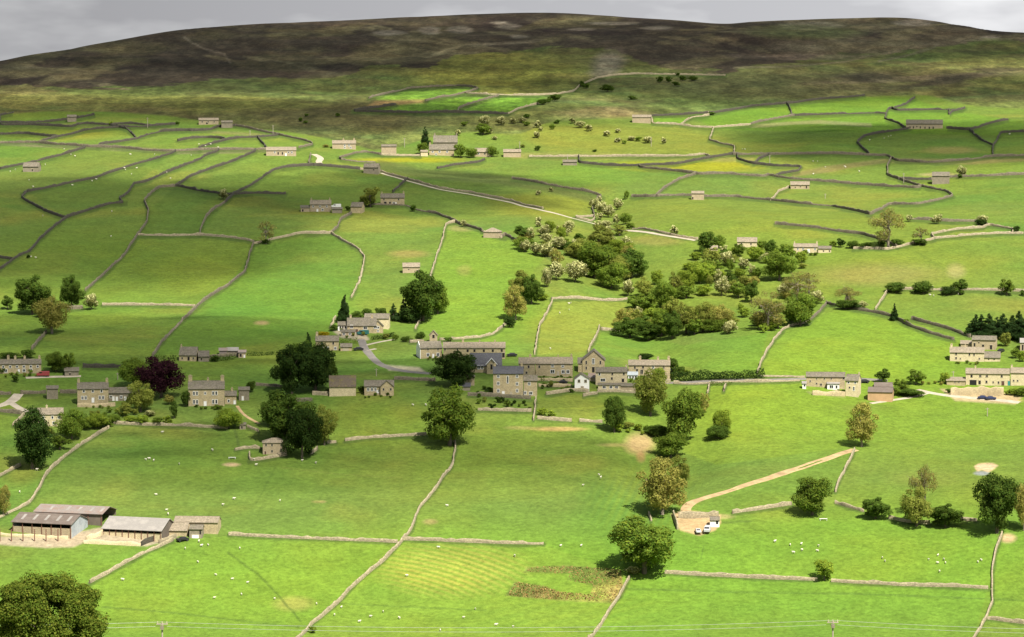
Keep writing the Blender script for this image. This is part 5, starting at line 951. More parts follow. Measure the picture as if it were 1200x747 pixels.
# ------------------------------------------------------------------ trees
def quads(Pc, Nr, size, rg):
    n = len(Pc); r = rg.normal(size=(n, 3)); t1 = np.cross(Nr, r); t1 /= np.linalg.norm(t1, axis=1)[:, None]+1e-9
    t2 = np.cross(Nr, t1); s = size[:, None]
    V = np.stack([Pc-t1*s*.5, Pc-t2*s*.38, Pc+t1*s*.5, Pc+t2*s*.38], 1)
    return V.reshape(-1, 3), np.arange(4*n).reshape(n, 4)
def lobes(shape, rg, n):
    L = []
    if shape == 'conifer':
        for i in range(n):
            z = .08+.88*(i/(n-1)); R = .46*(1-z)**.85+.02; a = rg.uniform(0, 6.28); rr = R*rg.uniform(.35, .75)
            L.append((rr*math.cos(a), rr*math.sin(a), z-.02, max(.05, R*.55)))
        return L
    for i in range(n):
        for _ in range(60):
            gz = 1-2*((i+.5)/n); ga = i*2.39996+rg.uniform(-.3, .3); gr = math.sqrt(max(0, 1-gz*gz)); d = np.array([gr*math.cos(ga), gr*math.sin(ga), gz]); q = rg.uniform(.5, 1.08)
            if shape == 'airy' or _ > 10: d = rg.normal(size=3); d /= np.linalg.norm(d); q = rg.uniform(.5, 1)**.5
            if i % 6 == 5: q *= .4
            if shape == 'tree': c = np.array([.37, .37, .40])*d*q + [0, 0, .50]; r = rg.uniform(.09, .2)
            elif shape == 'bush': c = np.array([.35, .35, .34])*d*q + [0, 0, .45]; r = rg.uniform(.14, .22)
            elif shape == 'oval': c = np.array([.34, .34, .40])*d*q + [0, 0, .52]; r = rg.uniform(.13, .19)
            elif shape == 'airy': c = np.array([.38, .38, .38])*d*q + [0, 0, .54]; r = rg.uniform(.09, .16)
            if c[2]-r > .02: break
        L.append((*c, r))
    return L
def crown_mesh(nm, shape, mat, n, leaf, seed, nl=14, clump=.5, blossom=0.0):
    rg = np.random.default_rng(seed); L = np.array(lobes(shape, rg, nl)); w = L[:, 3]**2; w /= w.sum()
    idx = rg.choice(len(L), size=int(n*2.2), p=w); d = rg.normal(size=(len(idx), 3)); d[:, 2] += .25; d /= np.linalg.norm(d, axis=1)[:, None]
    bump = 1+.18*np.sin(d[:, 0]*9+idx)*np.cos(d[:, 1]*8+idx*2)
    rad = L[idx, 3]*rg.uniform(.62, 1.08, len(idx))*bump
    flat = np.array([1, 1, .45 if shape == 'conifer' else .82])
    Pc = L[idx, :3]+d*rad[:, None]*flat
    keep = np.ones(len(idx), bool)
    for j in range(len(L)):
        dd = np.linalg.norm((Pc-L[j, :3])/flat, axis=1); keep &= ~((dd < L[j, 3]*.55) & (idx != j))
    keep &= Pc[:, 2] > .01
    Pc = Pc[keep][:n]; d = d[keep][:n]
    Nr = d*1.1 + rg.normal(size=d.shape)*.4; Nr[:, 2] += .35; Nr /= np.linalg.norm(Nr, axis=1)[:, None]
    size = leaf*rg.uniform(.65, 1.45, len(Pc))
    if blossom > 0:
        nz = vnoise(Pc[:, 0]*10, Pc[:, 1]*10+Pc[:, 2]*8, .9, seed % 50)+1.3*Pc[:, 2]+rg.uniform(-.9, .9, len(Pc)); thr = np.quantile(nz, 1-blossom); b = (nz > thr)
        V, Q = quads(Pc[~b], Nr[~b], size[~b], rg); V2, Q2 = quads(Pc[b]*1.02, Nr[b], size[b]*.9, rg)
        return np_mesh(nm, V, Q, M[mat]), np_mesh('blossom', V2, Q2, M['blossom']), L
    V, Q = quads(Pc, Nr, size, rg); return np_mesh(nm, V, Q, M[mat]), None, L
def trunk_mesh(shape, L, seed, bark='bark'):
    rg = np.random.default_rng(seed+99); g = MB(); top = {'tree': .5, 'airy': .6, 'bush': .35, 'oval': .6, 'conifer': .93}[shape]; r = .028 if shape != 'bush' else .02
    pts = [Vector((0, 0, -.06)), Vector((rg.uniform(-.01, .01), rg.uniform(-.01, .01), top*.35)), Vector((rg.uniform(-.03, .03), rg.uniform(-.03, .03), top*.7)), Vector((rg.uniform(-.04, .04), rg.uniform(-.04, .04), top))]
    rs = [r*1.3, r, r*.75, r*.35]
    for a, b, r0, r1 in zip(pts[:-1], pts[1:], rs[:-1], rs[1:]): g.tube(a, b, r0, r1, 6)
    if shape != 'conifer':
        for c in L[:10 if shape != 'airy' else 16]:
            f = rg.uniform(.25, .95); a = pts[1].lerp(pts[3], f); e = Vector(c[:3]); m = a.lerp(e, .5)+Vector((0, 0, .03)); g.tube(a, m, r*.45, r*.28, 4); g.tube(m, e, r*.28, r*.1, 4)
            if shape == 'airy':
                for _ in range(3): q = e+Vector(rg.normal(size=3)*.09); g.tube(m.lerp(e, .6), q, r*.12, r*.05, 3)
    return g.mesh('trunk', M[bark])
BUILT = {}
SH = {'D': 'tree', 'K': 'tree', 'G': 'tree', 'L': 'bush', 'O': 'tree', 'B': 'tree', 'S': 'airy', 'H': 'bush', 'C': 'conifer', 'P': 'tree', 'Y': 'bush'}
PH = {'D': 'dark green', 'K': 'blackish green', 'G': 'mid green', 'L': 'bright green', 'O': 'olive green', 'B': 'bronze tinged', 'S': 'thin leaved', 'H': 'creamy blossomed', 'C': 'dark', 'P': 'deep purple', 'Y': 'bright yellow'}
def proto(k, big, shape, var):
    key = (k, big, shape, var)
    if key not in BUILT:
        n, leaf = {0: (420, .13), 1: (2100, .06), 2: (9000, .034), 3: (14000, .028)}[big]
        nl = {0: 9, 1: 15, 2: 26, 3: 40}[big]
        if k == 'S': n = int(n*.42); leaf *= .75
        if k in 'OB': n = int(n*.8)
        if k in 'KDPC': n = int(n*1.2)
        seed = 1000*var+17*big+sum(map(ord, k+shape)); bl = .42 if k == 'H' else 0
        c, b, L = crown_mesh('crown', shape, 'leaf'+k, n, leaf, seed, nl if shape != 'conifer' else nl*2, blossom=bl)
        BUILT[key] = (c, b, trunk_mesh(shape, L, seed, 'bark_pale' if k in 'SB' else 'bark'))
    return BUILT[key]
tcount = 0
def tree(px, base, w, h, k, shape=None, label=None, name=None, group=None, dz=0.0):
    if label and 'garden' in label: pass
    global tcount
    tcount += 1; rg = random.Random(tcount*7+3)
    shape = shape or ('bush' if (k != 'C' and max(w, h) < 17 or h < .62*w) else SH[k])
    if k == 'C': shape = 'conifer'
    big = 0 if max(w, h) < 13 else 1 if max(w, h) < 27 else 2 if max(w, h) < 90 else 3
    c, b, t = proto(k, big, shape, rg.randint(0, 2))
    p = P(px, base); s = scale_at(p)
    small = max(w, h) < 17
    if k == 'C' and px > 1130: w *= 1.5
    if k == 'H': w *= .9
    if 590 < px < 1000 and 220 < base < 402: w *= 1.14; h *= 1.08
    nm = name or ('hawthorn_tree' if k == 'H' else 'conifer_tree' if k == 'C' else 'shrub' if small else 'broadleaf_tree')
    r = bpy.data.objects.new(nm, None); link(r); r.location = p+Vector((0, 0, dz)); r.rotation_euler = (0, 0, rg.uniform(0, 6.28)); fx = w/s*1.13; r.scale = (fx*rg.uniform(.95, 1.05), fx*rg.uniform(.95, 1.05), h/s*1.06)
    link(bpy.data.objects.new('trunk', t), r); link(bpy.data.objects.new('crown', c), r)
    if b: link(bpy.data.objects.new('blossom', b), r)
    r['category'] = 'shrub' if small and k not in 'HC' else 'tree'
    if group: r['group'] = group
    kind = {'H': 'hawthorn', 'C': 'conifer'}.get(k, 'bush' if small else 'tree')
    if label: want(r, label.replace('garden bush in the', 'bush in the'), px, base, rel=False)
    else:
        sz = 'small ' if (max(w, h) < 10 or (not small and max(w, h) < 22)) else 'large ' if max(w, h) > 45 else ''
        want(r, sz+PH[k]+' '+kind, px, base-h*.4)
    return r
T = tree
for a in [
 (755,672,80,66,'G',None,'wide spreading green willow beside the bracken patch'), (742,674,22,12,'H','bush','creamy blossomed thorn at the foot of the spreading willow'), (776,603,60,66,'B',None,'big bronze tinged tree above the spreading willow'), (797,570,28,34,'O'), (786,536,42,30,'G'),
 (952,604,50,46,'G','oval','round deep green tree between two walls right of the dirt track'), (1026,608,34,25,'D'), (1074,617,42,44,'O'), (1083,604,36,58,'S','airy'), (1108,618,38,27,'D'), (1168,625,54,70,'D','oval','big oval dark green tree at the right edge'), (1200,622,26,60,'B'),
 (966,680,26,25,'L','tree','small lone bright green tree in the bottom right pasture'), (1010,524,38,52,'B',None,'lone bronze tinged tree with a pale trunk at the track end'), (720,507,28,46,'D','oval','upright dark tree in the paddock below the white cottage'), (724,506,16,14,'L'),
 (762,488,42,54,'O'), (772,452,20,24,'L'), (800,521,50,66,'G'), (842,514,30,18,'D','bush'), (846,508,24,32,'L'), (825,484,14,22,'B'), (770,511,30,15,'D','bush'), (790,519,26,16,'D','bush'), (748,505,12,10,'L'), (736,503,14,10,'O'),
 (636,487,13,10,'L'), (646,489,11,9,'L'), (527,522,64,68,'G',None,'broad green tree with a dark underside in the village meadow'), (533,453,50,42,'K',None,'very dark round tree left of the pyramid roofed outhouse'),
 (38,550,52,66,'K','oval','very dark tall tree in front of the half hidden white farmhouse'), (84,515,36,34,'G'), (70,527,24,18,'G'), (56,512,16,14,'O'), (4,604,18,36,'B'),
 (342,462,46,58,'K'), (370,458,52,56,'K'), (356,436,36,36,'D'), (388,448,20,26,'D'), (335,520,62,60,'D'), (354,537,40,62,'K'), (380,522,32,46,'O'), (322,500,36,36,'D'), (362,505,20,16,'D'),
 (189,466,52,48,'P',None,'deep purple copper beech between the two left farmhouses','copper_beech'), (157,454,36,34,'G'), (165,483,38,34,'O'), (218,477,13,20,'D','oval'), (204,491,11,20,'D','oval'), (199,474,15,12,'B','bush'), (268,502,36,24,'L','bush'), (146,489,20,18,'O'),
 (114,502,30,20,'L','bush'), (100,504,16,12,'G','bush'), (134,496,18,12,'G','bush'), (152,496,16,10,'L','bush'), (168,497,18,12,'L','bush'), (184,498,16,10,'G','bush'), (196,498,12,12,'L','bush'), (126,500,14,8,'G','bush'), (176,488,16,8,'H','bush'), (256,480,12,6,'G','bush'),
 (66,436,30,22,'G'), (80,436,20,24,'G'), (18,448,9,9,'D'), (33,420,16,12,'D'), (12,420,22,8,'D','bush'), (36,437,10,7,'L','bush'), (2,438,8,8,'D','bush'), (284,468,10,13,'K','bush'), (294,460,12,16,'D'), (252,424,12,8,'D','bush'),
 (38,369,44,46,'D'), (9,363,17,16,'D'), (84,361,32,38,'D'), (61,391,42,44,'B'), (107,363,22,21,'H'), (50,372,18,16,'D','bush'),
 (404,379,18,33,'C'), (418,378,16,14,'D','bush'), (431,374,16,15,'D'), (447,374,15,16,'D'), (461,376,16,20,'C'), (473,377,18,26,'C'), (495,376,54,58,'D'), (513,368,30,36,'G'), (480,378,26,22,'K','bush'), (361,420,16,30,'C'),
 (379,398,14,11,'Y','bush','bright yellow laburnum bush above the small two storey house'), (391,388,12,8,'D','bush'), (492,400,14,13,'D'), (476,401,14,7,'D','bush'), (452,398,10,8,'O','bush'), (463,400,8,9,'G','bush'), (526,401,12,6,'D','bush'), (443,455,1,1,'D') if 0 else (424,461,10,10,'D','bush'),
 (604,375,26,37,'B'), (613,352,28,30,'O','airy'), (623,357,22,32,'D'), (597,384,13,13,'K'), (641,337,14,24,'H'), (636,352,14,8,'L','bush'),
]:
    if a[2] > 1: T(*a[:5], *(list(a[5:])))
# the hawthorn thicket and wooded gully
for a in [(703,237,7,7,'H'),(705,251,19,16,'H'),(697,245,14,12,'H'),(724,246,13,13,'H'),(703,258,9,9,'H'),(713,255,16,14,'H'),(722,263,10,11,'H'),(733,263,13,13,'G'),(738,269,10,8,'G'),(710,267,15,9,'H'),(700,267,12,8,'H'),(726,276,18,12,'O'),
 (631,266,9,6,'H'),(646,225,6,6,'H'),(631,229,8,6,'H'),(612,281,20,15,'D'),(621,281,13,15,'H'),(638,277,16,14,'H'),(641,285,14,12,'H'),(655,273,8,8,'H'),(667,272,14,14,'H'),(678,284,13,12,'D'),(662,276,12,8,'H'),(654,292,19,15,'H'),(628,299,14,14,'H'),(640,301,22,16,'H'),(621,289,14,9,'G'),(631,262,9,8,'H'),
 (651,314,16,20,'B'),(652,328,20,22,'H'),(674,331,26,26,'H'),(697,326,46,38,'G'),(683,304,32,22,'O'),(701,294,34,26,'O','airy'),(722,300,32,20,'L'),(736,305,18,16,'B'),(740,326,38,32,'D'),(716,338,36,28,'G'),(701,312,30,24,'G'),(724,330,28,28,'O'),(736,347,15,20,'H'),(754,347,24,20,'O'),(769,334,14,18,'L'),
 (758,367,26,22,'G'),(777,362,30,30,'G'),(732,384,24,20,'B'),(738,396,34,22,'D'),(760,399,30,20,'D'),(775,394,28,28,'G'),(764,376,26,16,'L'),(790,372,22,22,'O'),(746,378,20,14,'O'),
 (828,297,22,26,'D'),(843,291,12,15,'G'),(823,300,9,10,'D'),(848,297,12,9,'H'),(866,301,15,15,'G'),(884,306,20,18,'L'),(898,309,15,13,'H'),(892,293,10,11,'G'),(903,298,15,16,'D'),(871,316,15,13,'H'),(852,312,20,18,'H'),(881,324,10,14,'H'),(887,324,9,9,'D'),
 (834,310,22,18,'O'),(820,332,30,26,'L'),(802,343,24,28,'L'),(791,347,18,26,'O'),(804,350,20,14,'G'),(824,347,18,14,'L'),(846,347,18,22,'H'),(856,340,14,20,'D'),(865,349,20,16,'G'),(880,355,17,24,'D'),(913,329,34,32,'G'),(939,308,14,14,'L'),(921,306,22,20,'G'),(940,315,11,7,'O'),
 (836,322,20,14,'G'),(812,320,16,14,'L'),(844,330,16,14,'L'),(872,336,16,14,'O'),(866,326,16,12,'L'),(918,347,15,15,'H'),(934,352,34,30,'S'),(957,356,20,16,'H'),(948,344,26,22,'S'),(938,382,38,34,'G'),(928,378,22,20,'D'),(900,388,40,44,'S'),(890,386,22,20,'B'),(912,385,20,18,'O'),
 (804,391,30,30,'O'),(824,389,28,32,'O'),(844,387,28,28,'B'),(814,392,26,18,'G'),(836,389,30,16,'G'),(856,384,20,16,'O'),(788,397,22,30,'D'),(868,363,8,8,'L'),(872,372,14,12,'L'),(991,363,24,13,'D','bush'),(992,360,30,22,'S','airy'),(910,362,14,10,'O'),(895,362,12,8,'L'),
 (744,362,18,14,'G'),(750,390,22,18,'D'),(712,322,22,22,'D'),(690,316,20,18,'O'),(726,314,22,18,'G'),(668,300,16,12,'O'),(674,292,14,12,'H'),(661,288,10,10,'G'),(815,305,14,10,'L'),(858,300,10,10,'L')]: T(*a)
# right hand slopes
for a in [(1041,291,46,46,'S','airy','big bare looking tree spreading over the wall on the right slope'),(1079,286,22,20,'S'),(1000,291,16,9,'D'),(1014,291,18,8,'D'),(1052,288,14,9,'D'),(985,290,10,10,'K'),(1078,287,20,8,'D'),(1033,288,12,7,'D'),(976,289,8,7,'L'),
 (1065,260,10,9,'H'),(1098,263,16,13,'H'),(1152,263,16,12,'H'),(1149,264,14,8,'K','bush'),(1191,272,10,8,'K'),(1127,206,14,12,'H'),(1125,209,7,5,'D'),
 (1050,343,26,14,'D'),(1082,344,26,15,'D'),(1076,344,12,9,'K','bush'),(1111,346,18,12,'K','bush'),(1125,345,22,17,'D'),(1180,346,24,20,'G'),(1199,347,9,8,'D'),(1117,380,1,1,'D'),
 (1143,393,17,24,'C'),(1150,395,17,26,'C'),(1159,396,16,28,'C'),(1168,396,15,24,'C'),(1175,396,17,28,'C'),(1186,398,18,28,'C'),(1194,397,18,32,'C'),(1202,400,16,30,'C'),(1178,406,18,17,'O'),
 (1011,361,14,9,'H'),(1003,363,14,8,'K','bush'),(1048,376,11,20,'C'),(1062,380,7,7,'G'),(1035,449,20,16,'D'),(1056,461,20,18,'G'),(1073,451,22,18,'G'),(1106,449,14,14,'L'),(1066,464,30,9,'D','bush'),(1050,464,12,12,'G','bush'),(1190,420,13,13,'G'),(1198,424,12,14,'L'),
 (1188,463,16,9,'L','bush'),(1198,465,16,12,'G','bush'),(1180,463,8,6,'L','bush'),(1006,362,1,1,'D'),(789,438,14,20,'D'),(797,441,14,14,'D'),(804,440,10,8,'G','bush'),(757,422,18,9,'K','bush'),(786,445,10,8,'L','bush'),(753,447,10,8,'G','bush'),(982,462,8,6,'B','bush'),(958,452,8,5,'G','bush'),(965,452,8,6,'G','bush'),(986,452,5,6,'G','bush'),(1112,461,8,6,'D','bush')]:
    if a[2] > 1: T(*a)
# upper slopes
for a in [(498,171,13,22,'C'),(495,181,15,15,'G'),(511,173,7,9,'G'),(540,185,17,16,'G'),(553,185,15,12,'G'),(577,184,14,14,'G'),(568,147,17,13,'H'),(566,158,19,13,'G'),(574,157,10,8,'H'),(587,147,15,12,'H'),(601,145,11,7,'H'),(612,144,13,7,'H'),(617,139,9,6,'D'),(617,148,10,6,'G'),
 (630,150,12,9,'H'),(634,154,7,6,'H'),(629,162,11,9,'H'),(544,148,9,6,'G'),(536,159,9,8,'H'),(580,164,8,5,'H'),(653,145,8,5,'D'),(647,152,8,7,'G'),(636,123,14,8,'D'),(650,119,16,10,'D'),(643,121,8,7,'D'),(682,102,9,8,'D'),(687,104,10,7,'D'),(712,108,18,9,'D'),(741,117,11,5,'D'),
 (773,97,9,8,'D'),(784,97,9,8,'D'),(794,89,6,4,'D'),(800,95,11,7,'D'),(812,95,14,6,'D'),(792,101,9,6,'D'),(671,145,10,8,'H'),(680,150,14,9,'H'),(690,154,12,9,'H'),(711,160,11,8,'H'),(724,156,9,6,'H'),(724,167,11,6,'H'),(740,165,13,6,'H'),(748,166,8,7,'G'),(759,168,15,9,'H'),(778,169,9,8,'H'),(732,169,7,5,'G'),
 (697,178,7,3,'D'),(208,146,6,4,'D'),(352,143,7,6,'D'),(358,145,6,4,'D'),(359,137,6,4,'D'),(396,137,8,5,'D'),(130,147,6,5,'L'),(834,135,10,4,'D'),(607,178,9,5,'D'),(630,177,8,7,'D'),(613,173,8,4,'O'),
 (543,266,9,9,'H'),(484,248,10,9,'D'),(434,243,26,26,'O','airy'),(430,241,22,8,'D','bush'),(262,234,13,14,'H'),(312,286,26,26,'S','airy','bare brownish tree at the wall corner on the left slope'),(311,286,10,6,'D','bush'),(790,275,12,10,'H'),(734,234,5,11,'G'),
 (453,238,6,5,'D'),(459,239,5,5,'L'),(408,247,8,6,'D'),(33,303,5,5,'K') ,(382,173,9,4,'B'),(612,291,1,1,'D'),(1003,150,1,1,'D'),(367,742,12,10,'L'),(1130,206,6,6,'H'),(668,497,1,1,'D')]:
    if a[2] > 1: T(*a)
# garden shrubs of the village, planted bed by bed
def garden(n, x0, x1, y0, y1, kinds, seed, where, smin=4, smax=8):
    rg = random.Random(seed)
    for i in range(n):
        k = rg.choice(kinds); x = x0+(x1-x0)*(i+.5)/n+rg.uniform(-2, 2); y = rg.uniform(y0, y1); w = rg.uniform(smin, smax)
        T(x, y, w, w*rg.uniform(.7, 1.1), k, 'bush', PH[k]+' garden '+('thorn' if k == 'H' else 'bush')+' '+where, 'shrub', 'garden shrubs '+where)
garden(16, 560, 622, 470, 480, 'DGKDGO', 5, 'below the tall three storey house')
garden(7, 557, 577, 456, 466, 'GLD', 6, 'left of the tall three storey house', 4, 7)
garden(9, 632, 672, 452, 461, 'GLDHO', 7, 'on the bank left of the white cottage', 5, 9)
garden(6, 640, 668, 444, 449, 'GD', 8, 'in the terrace garden', 3, 6)
garden(8, 396, 452, 385, 398, 'LGO', 9, 'around the lane top farm', 4, 7)
garden(5, 386, 398, 405, 412, 'DG', 10, 'below the small two storey house', 5, 7)
garden(8, 105, 160, 482, 490, 'GOL', 12, 'on the bank right of the white farmhouse', 5, 9)
garden(7, 1080, 1108, 443, 452, 'OBL', 13, 'left of the cream farmhouse', 3, 6)
garden(5, 500, 516, 420, 423, 'OL', 14, 'below the whitewashed gable house', 3, 5)
garden(5, 930, 960, 296, 300, 'LG', 15, 'at the white doored cottage row', 4, 7)
rgf = random.Random(77)
for i in range(64):                                            # scrub filling the wooded gully between the larger trees
    cx, cy, rx, ry = [(640,285,30,14),(700,300,36,26),(745,360,36,24),(815,335,36,26),(870,325,34,22),(810,378,40,12),(915,350,34,24),(880,385,30,8)][i % 8]
    x = cx+rgf.uniform(-1, 1)*rx; y = cy+rgf.uniform(-1, 1)*ry
    if y > 398-abs(x-830)*.03 or (y > 345 and x < 735): continue
    T(x, y, rgf.uniform(9, 19), rgf.uniform(8, 16), rgf.choice('LLGOGHHODB'), 'bush')
garden(10, 612, 668, 443, 446, 'DGO', 21, 'along the terrace front', 3, 5)
garden(9, 738, 784, 446, 449, 'GLD', 22, 'below the right hand terrace', 4, 7)
garden(7, 95, 128, 476, 480, 'GLO', 23, 'before the symmetrical farmhouse', 3, 5)
garden(6, 226, 262, 477, 480, 'GD', 24, 'before the manor house', 3, 5)
garden(6, 2, 46, 440, 443, 'GLB', 25, 'before the left edge terrace', 4, 6)
garden(6, 1118, 1150, 425, 428, 'GO', 26, 'before the long pale farmhouse', 3, 5)
garden(6, 424, 462, 464, 467, 'GD', 27, 'before the gabled bungalow', 3, 5)
garden(5, 1140, 1178, 459, 462, 'LG', 28, 'on the cream farmhouse yard wall', 3, 5)
garden(7, 735, 770, 500, 512, 'GOL', 29, 'on the stony bank', 5, 9)
# hedges
def hedge(label, pts, hpx, wm, mat='leafD', dens=16, leaf=.42):
    P3 = [P(*p) for p in pts]; s = scale_at(P3[0]); h = hpx/s; rg = np.random.default_rng(int(pts[0][0])); o0 = P3[0]; Pc = []; Nr = []
    for a, b in zip(P3[:-1], P3[1:]):
        L = (b-a).length; n = int(L*h*dens); u = rg.uniform(0, 1, n); base = np.outer(1-u, np.array(a))+np.outer(u, np.array(b)); d = rg.normal(size=(n, 3)); d /= np.linalg.norm(d, axis=1)[:, None]
        hh = h*(1+.25*vnoise(base[:, 0], base[:, 1], 3, 4)); t = np.array([(b-a).x, (b-a).y]); t /= np.linalg.norm(t); off = d[:, 0]*wm*.5
        q = base.copy(); q[:, 0] += -t[1]*off; q[:, 1] += t[0]*off; q[:, 2] = H(q[:, 0], q[:, 1])+hh*(.5+.5*d[:, 2]); Pc.append(q-np.array(o0)); Nr.append(d+rg.normal(size=d.shape)*.4)
    Pc = np.concatenate(Pc); Nr = np.concatenate(Nr); Nr /= np.linalg.norm(Nr, axis=1)[:, None]; V, Q = quads(Pc, Nr, leaf*rg.uniform(.7, 1.4, len(Pc)), rg)
    o = link(bpy.data.objects.new('hedge', np_mesh('hedge', V, Q, M[mat]))); o.location = o0; o['label'] = label; o['category'] = 'hedge'
hedge('long dark green hedge above the village road right of the terrace', [(786,446),(820,445.5),(860,445),(896,443.5)], 10, 3.6, 'leafK', 26, .5)
hedge('clipped dark hedge below the lane top farm', [(435,399),(448,397.5),(462,394)], 5, 1.6, 'leafK')
hedge('mid green hedge left of the lane in front of the lane top farm', [(398,403),(409,403),(420,402.5)], 6.5, 2.4, 'leafG')
hedge('clipped green hedge in front of the red and tin sheds', [(246,422.5),(262,423),(276,421)], 6, 2.4, 'leafD')
hedge('dark hedge right of the pinkish shed above the manor house', [(289,417),(300,417),(322,416)], 5, 2, 'leafK')
hedge('dark hedge left of the slate roofed barn house', [(180,421),(195,421),(207,421)], 4, 2, 'leafK')
hedge('low green hedge below the village road, under the roadside hedge', [(833,451.5),(845,452),(857,451.5)], 4.5, 2.4, 'leafG')
hedge('mid green hedge in the terrace garden of the village', [(632,446.5),(650,446),(671,445.5)], 3.5, 1.5, 'leafG')
# the big tree that fills the bottom left corner
def near_tree():
    a, b, c = ray(57, 700); D = 440.0; t = D/math.hypot(a, b); x, y = a*t, b*t; g0 = float(H(x, y)); ztop = float(ray(57, 664)[2])*D/math.hypot(*ray(57, 664)[:2]); h = ztop-g0; w = 17.6
    r = thing('broadleaf_tree', 'large leafy round crowned tree cut off by the bottom left corner', 'tree', (x, y, g0))
    rg = np.random.default_rng(5); L = []
    for i in range(240):
        d = rg.normal(size=3); d /= np.linalg.norm(d); q = rg.uniform(.3, 1)**.4; L.append((*(np.array([.41, .41, .36])*d*q+[0, 0, .56]), rg.uniform(.05, .11)))
    L = np.array(L); n = 90000; idx = rg.choice(len(L), n); d = rg.normal(size=(n, 3)); d[:, 2] += .3; d /= np.linalg.norm(d, axis=1)[:, None]
    Pc = L[idx, :3]+d*(L[idx, 3]*rg.uniform(.6, 1.12, n))[:, None]*[1, 1, .75]; sc3 = np.array([w, w, h]); Pc = Pc*sc3
    Nr = d*.9+rg.normal(size=d.shape)*.45; Nr[:, 2] += .35; Nr /= np.linalg.norm(Nr, axis=1)[:, None]; V, Q = quads(Pc, Nr, .30*rg.uniform(.6, 1.4, n), rg)
    link(bpy.data.objects.new('crown', np_mesh('crown', V, Q, M['leafN'])), r)
    o = link(bpy.data.objects.new('trunk', trunk_mesh('tree', L[:24], 3)), r); o.scale = (w*.9, w*.9, h)
M['leafN'] = mat_leaf('leaves_sycamore', (0.12, 0.18, 0.024), .25, (0.25, 0.27, 0.04))
near_tree()
# ------------------------------------------------------------------ sheep
def sheep_mesh():
    bm = bmesh.new()
    def blob(c, r, seg=10):
        q = bmesh.ops.create_uvsphere(bm, u_segments=seg, v_segments=7, radius=1.0)
        for v in q['verts']: v.co = Vector((v.co.x*r[0]+c[0], v.co.y*r[1]+c[1], v.co.z*r[2]+c[2]))
    blob((0,0,.62), (.52,.27,.30)); blob((.42,0,.72), (.22,.2,.22)); blob((.62,0,.84), (.15,.1,.11)); blob((.76,0,.76), (.1,.07,.08)); blob((-.5,0,.6), (.08,.06,.12))
    for s in (-1, 1): blob((.6,s*.13,.9), (.03,.07,.03), 6)
    for x in (-.32, .34):
        for s in (-1, 1):
            q = bmesh.ops.create_cone(bm, segments=6, radius1=.035, radius2=.07, depth=.5, cap_ends=True)
            for v in q['verts']: v.co += Vector((x, s*.14, .25))
    me = bpy.data.meshes.new('sheep'); bm.to_mesh(me); bm.free(); me.materials.append(M['wool'])
    o = bpy.data.objects.new('tmp', me); COL.objects.link(o); m = o.modifiers.new('r', 'REMESH'); m.mode = 'VOXEL'; m.voxel_size = .045; m.use_smooth_shade = True
    dg = bpy.context.evaluated_depsgraph_get(); dg.update(); out = bpy.data.meshes.new_from_object(o.evaluated_get(dg)); bpy.data.objects.remove(o); out.name = 'sheep'
    if not out.materials: out.materials.append(M['wool'])
    return out
SHEEP = sheep_mesh()
FLOCKS = {
 'in the bottom right pasture above the lone small tree': [(908,636),(926,640),(939,639),(940,646),(930,649),(959,641),(958,647),(1034,655),(1037,659),(1099,652),(1088,657),(1106,657),(1108,661),(1099,661),(1101,671),(1150,658),(1146,660)],
 'lying by the lower left farm barns': [(233,636),(236,641),(244,640),(217,644)],
 'in the bottom left pasture': [(144,681),(253,675),(272,680),(283,698),(290,684),(251,702),(281,644),(322,703)],
 'in the shaded meadow at lower left': [(183,581),(274,586),(261,593),(195,599),(197,604),(232,660) ,(43,552),(23,578),(190,508),(171,540),(180,541),(175,539)],
 'in the shaded meadow left of the dark farmhouse': [(249,529),(210,545),(298,540),(354,541),(370,544),(328,588),(300,546)],
 'in the meadow below the village': [(702,558),(704,561),(683,570),(657,641),(681,641),(603,653),(524,594),(514,643)],
 'in the bottom middle pasture below the mown stripes': [(449,718),(434,724),(468,726),(421,730),(516,740),(543,725),(557,715),(581,734),(400,713),(371,709),(477,676),(392,722),(601,736)],
 'in the pale meadow above the village': [(484,476),(499,476)],
 'high on the upper left fields': [(53,194),(88,184),(83,182),(75,176),(18,200),(12,202),(34,212),(85,218),(113,211),(39,220),(50,254),(130,278),(36,302),(42,303),(146,198),(160,198),(154,205),(153,182),(224,183),(195,203),(131,249),(200,210),(108,213),(147,200),(181,182)],
 'on the shaded slope left of the pale row': [(233,170),(241,172),(247,170),(256,174)],
 'in the pasture between the thicket arms': [(667,357),(669,356),(667,364),(656,368),(645,410),(762,362)],
 'in the right slope pasture below the long wall': [(953,190),(958,190),(967,197),(990,196),(991,197),(953,205),(1007,202),(1019,165),(1036,163),(1041,161),(1044,160),(1183,158),(870,176),(873,176)],
 'on the hill pasture at the far right': [(1093,337),(1090,347),(1094,348),(1123,346),(1102,342)]}
first = True
for where, pts in FLOCKS.items():
    for i, (x, y) in enumerate(pts):
        o = link(bpy.data.objects.new('sheep', SHEEP)); p = P(x, y); o.location = p+Vector((0,0,.02)); o.rotation_euler = (0, 0, rng.uniform(0, 6.28)); sc_ = rng.uniform(.75, 1.0); o.scale = (sc_, sc_, sc_)
        o['category'] = 'sheep'; o['group'] = 'sheep '+where
        want(o, 'white sheep grazing '+where if 'lying' not in where else 'white sheep resting near the lower left farm barns', x, y, rel=False, same=True)
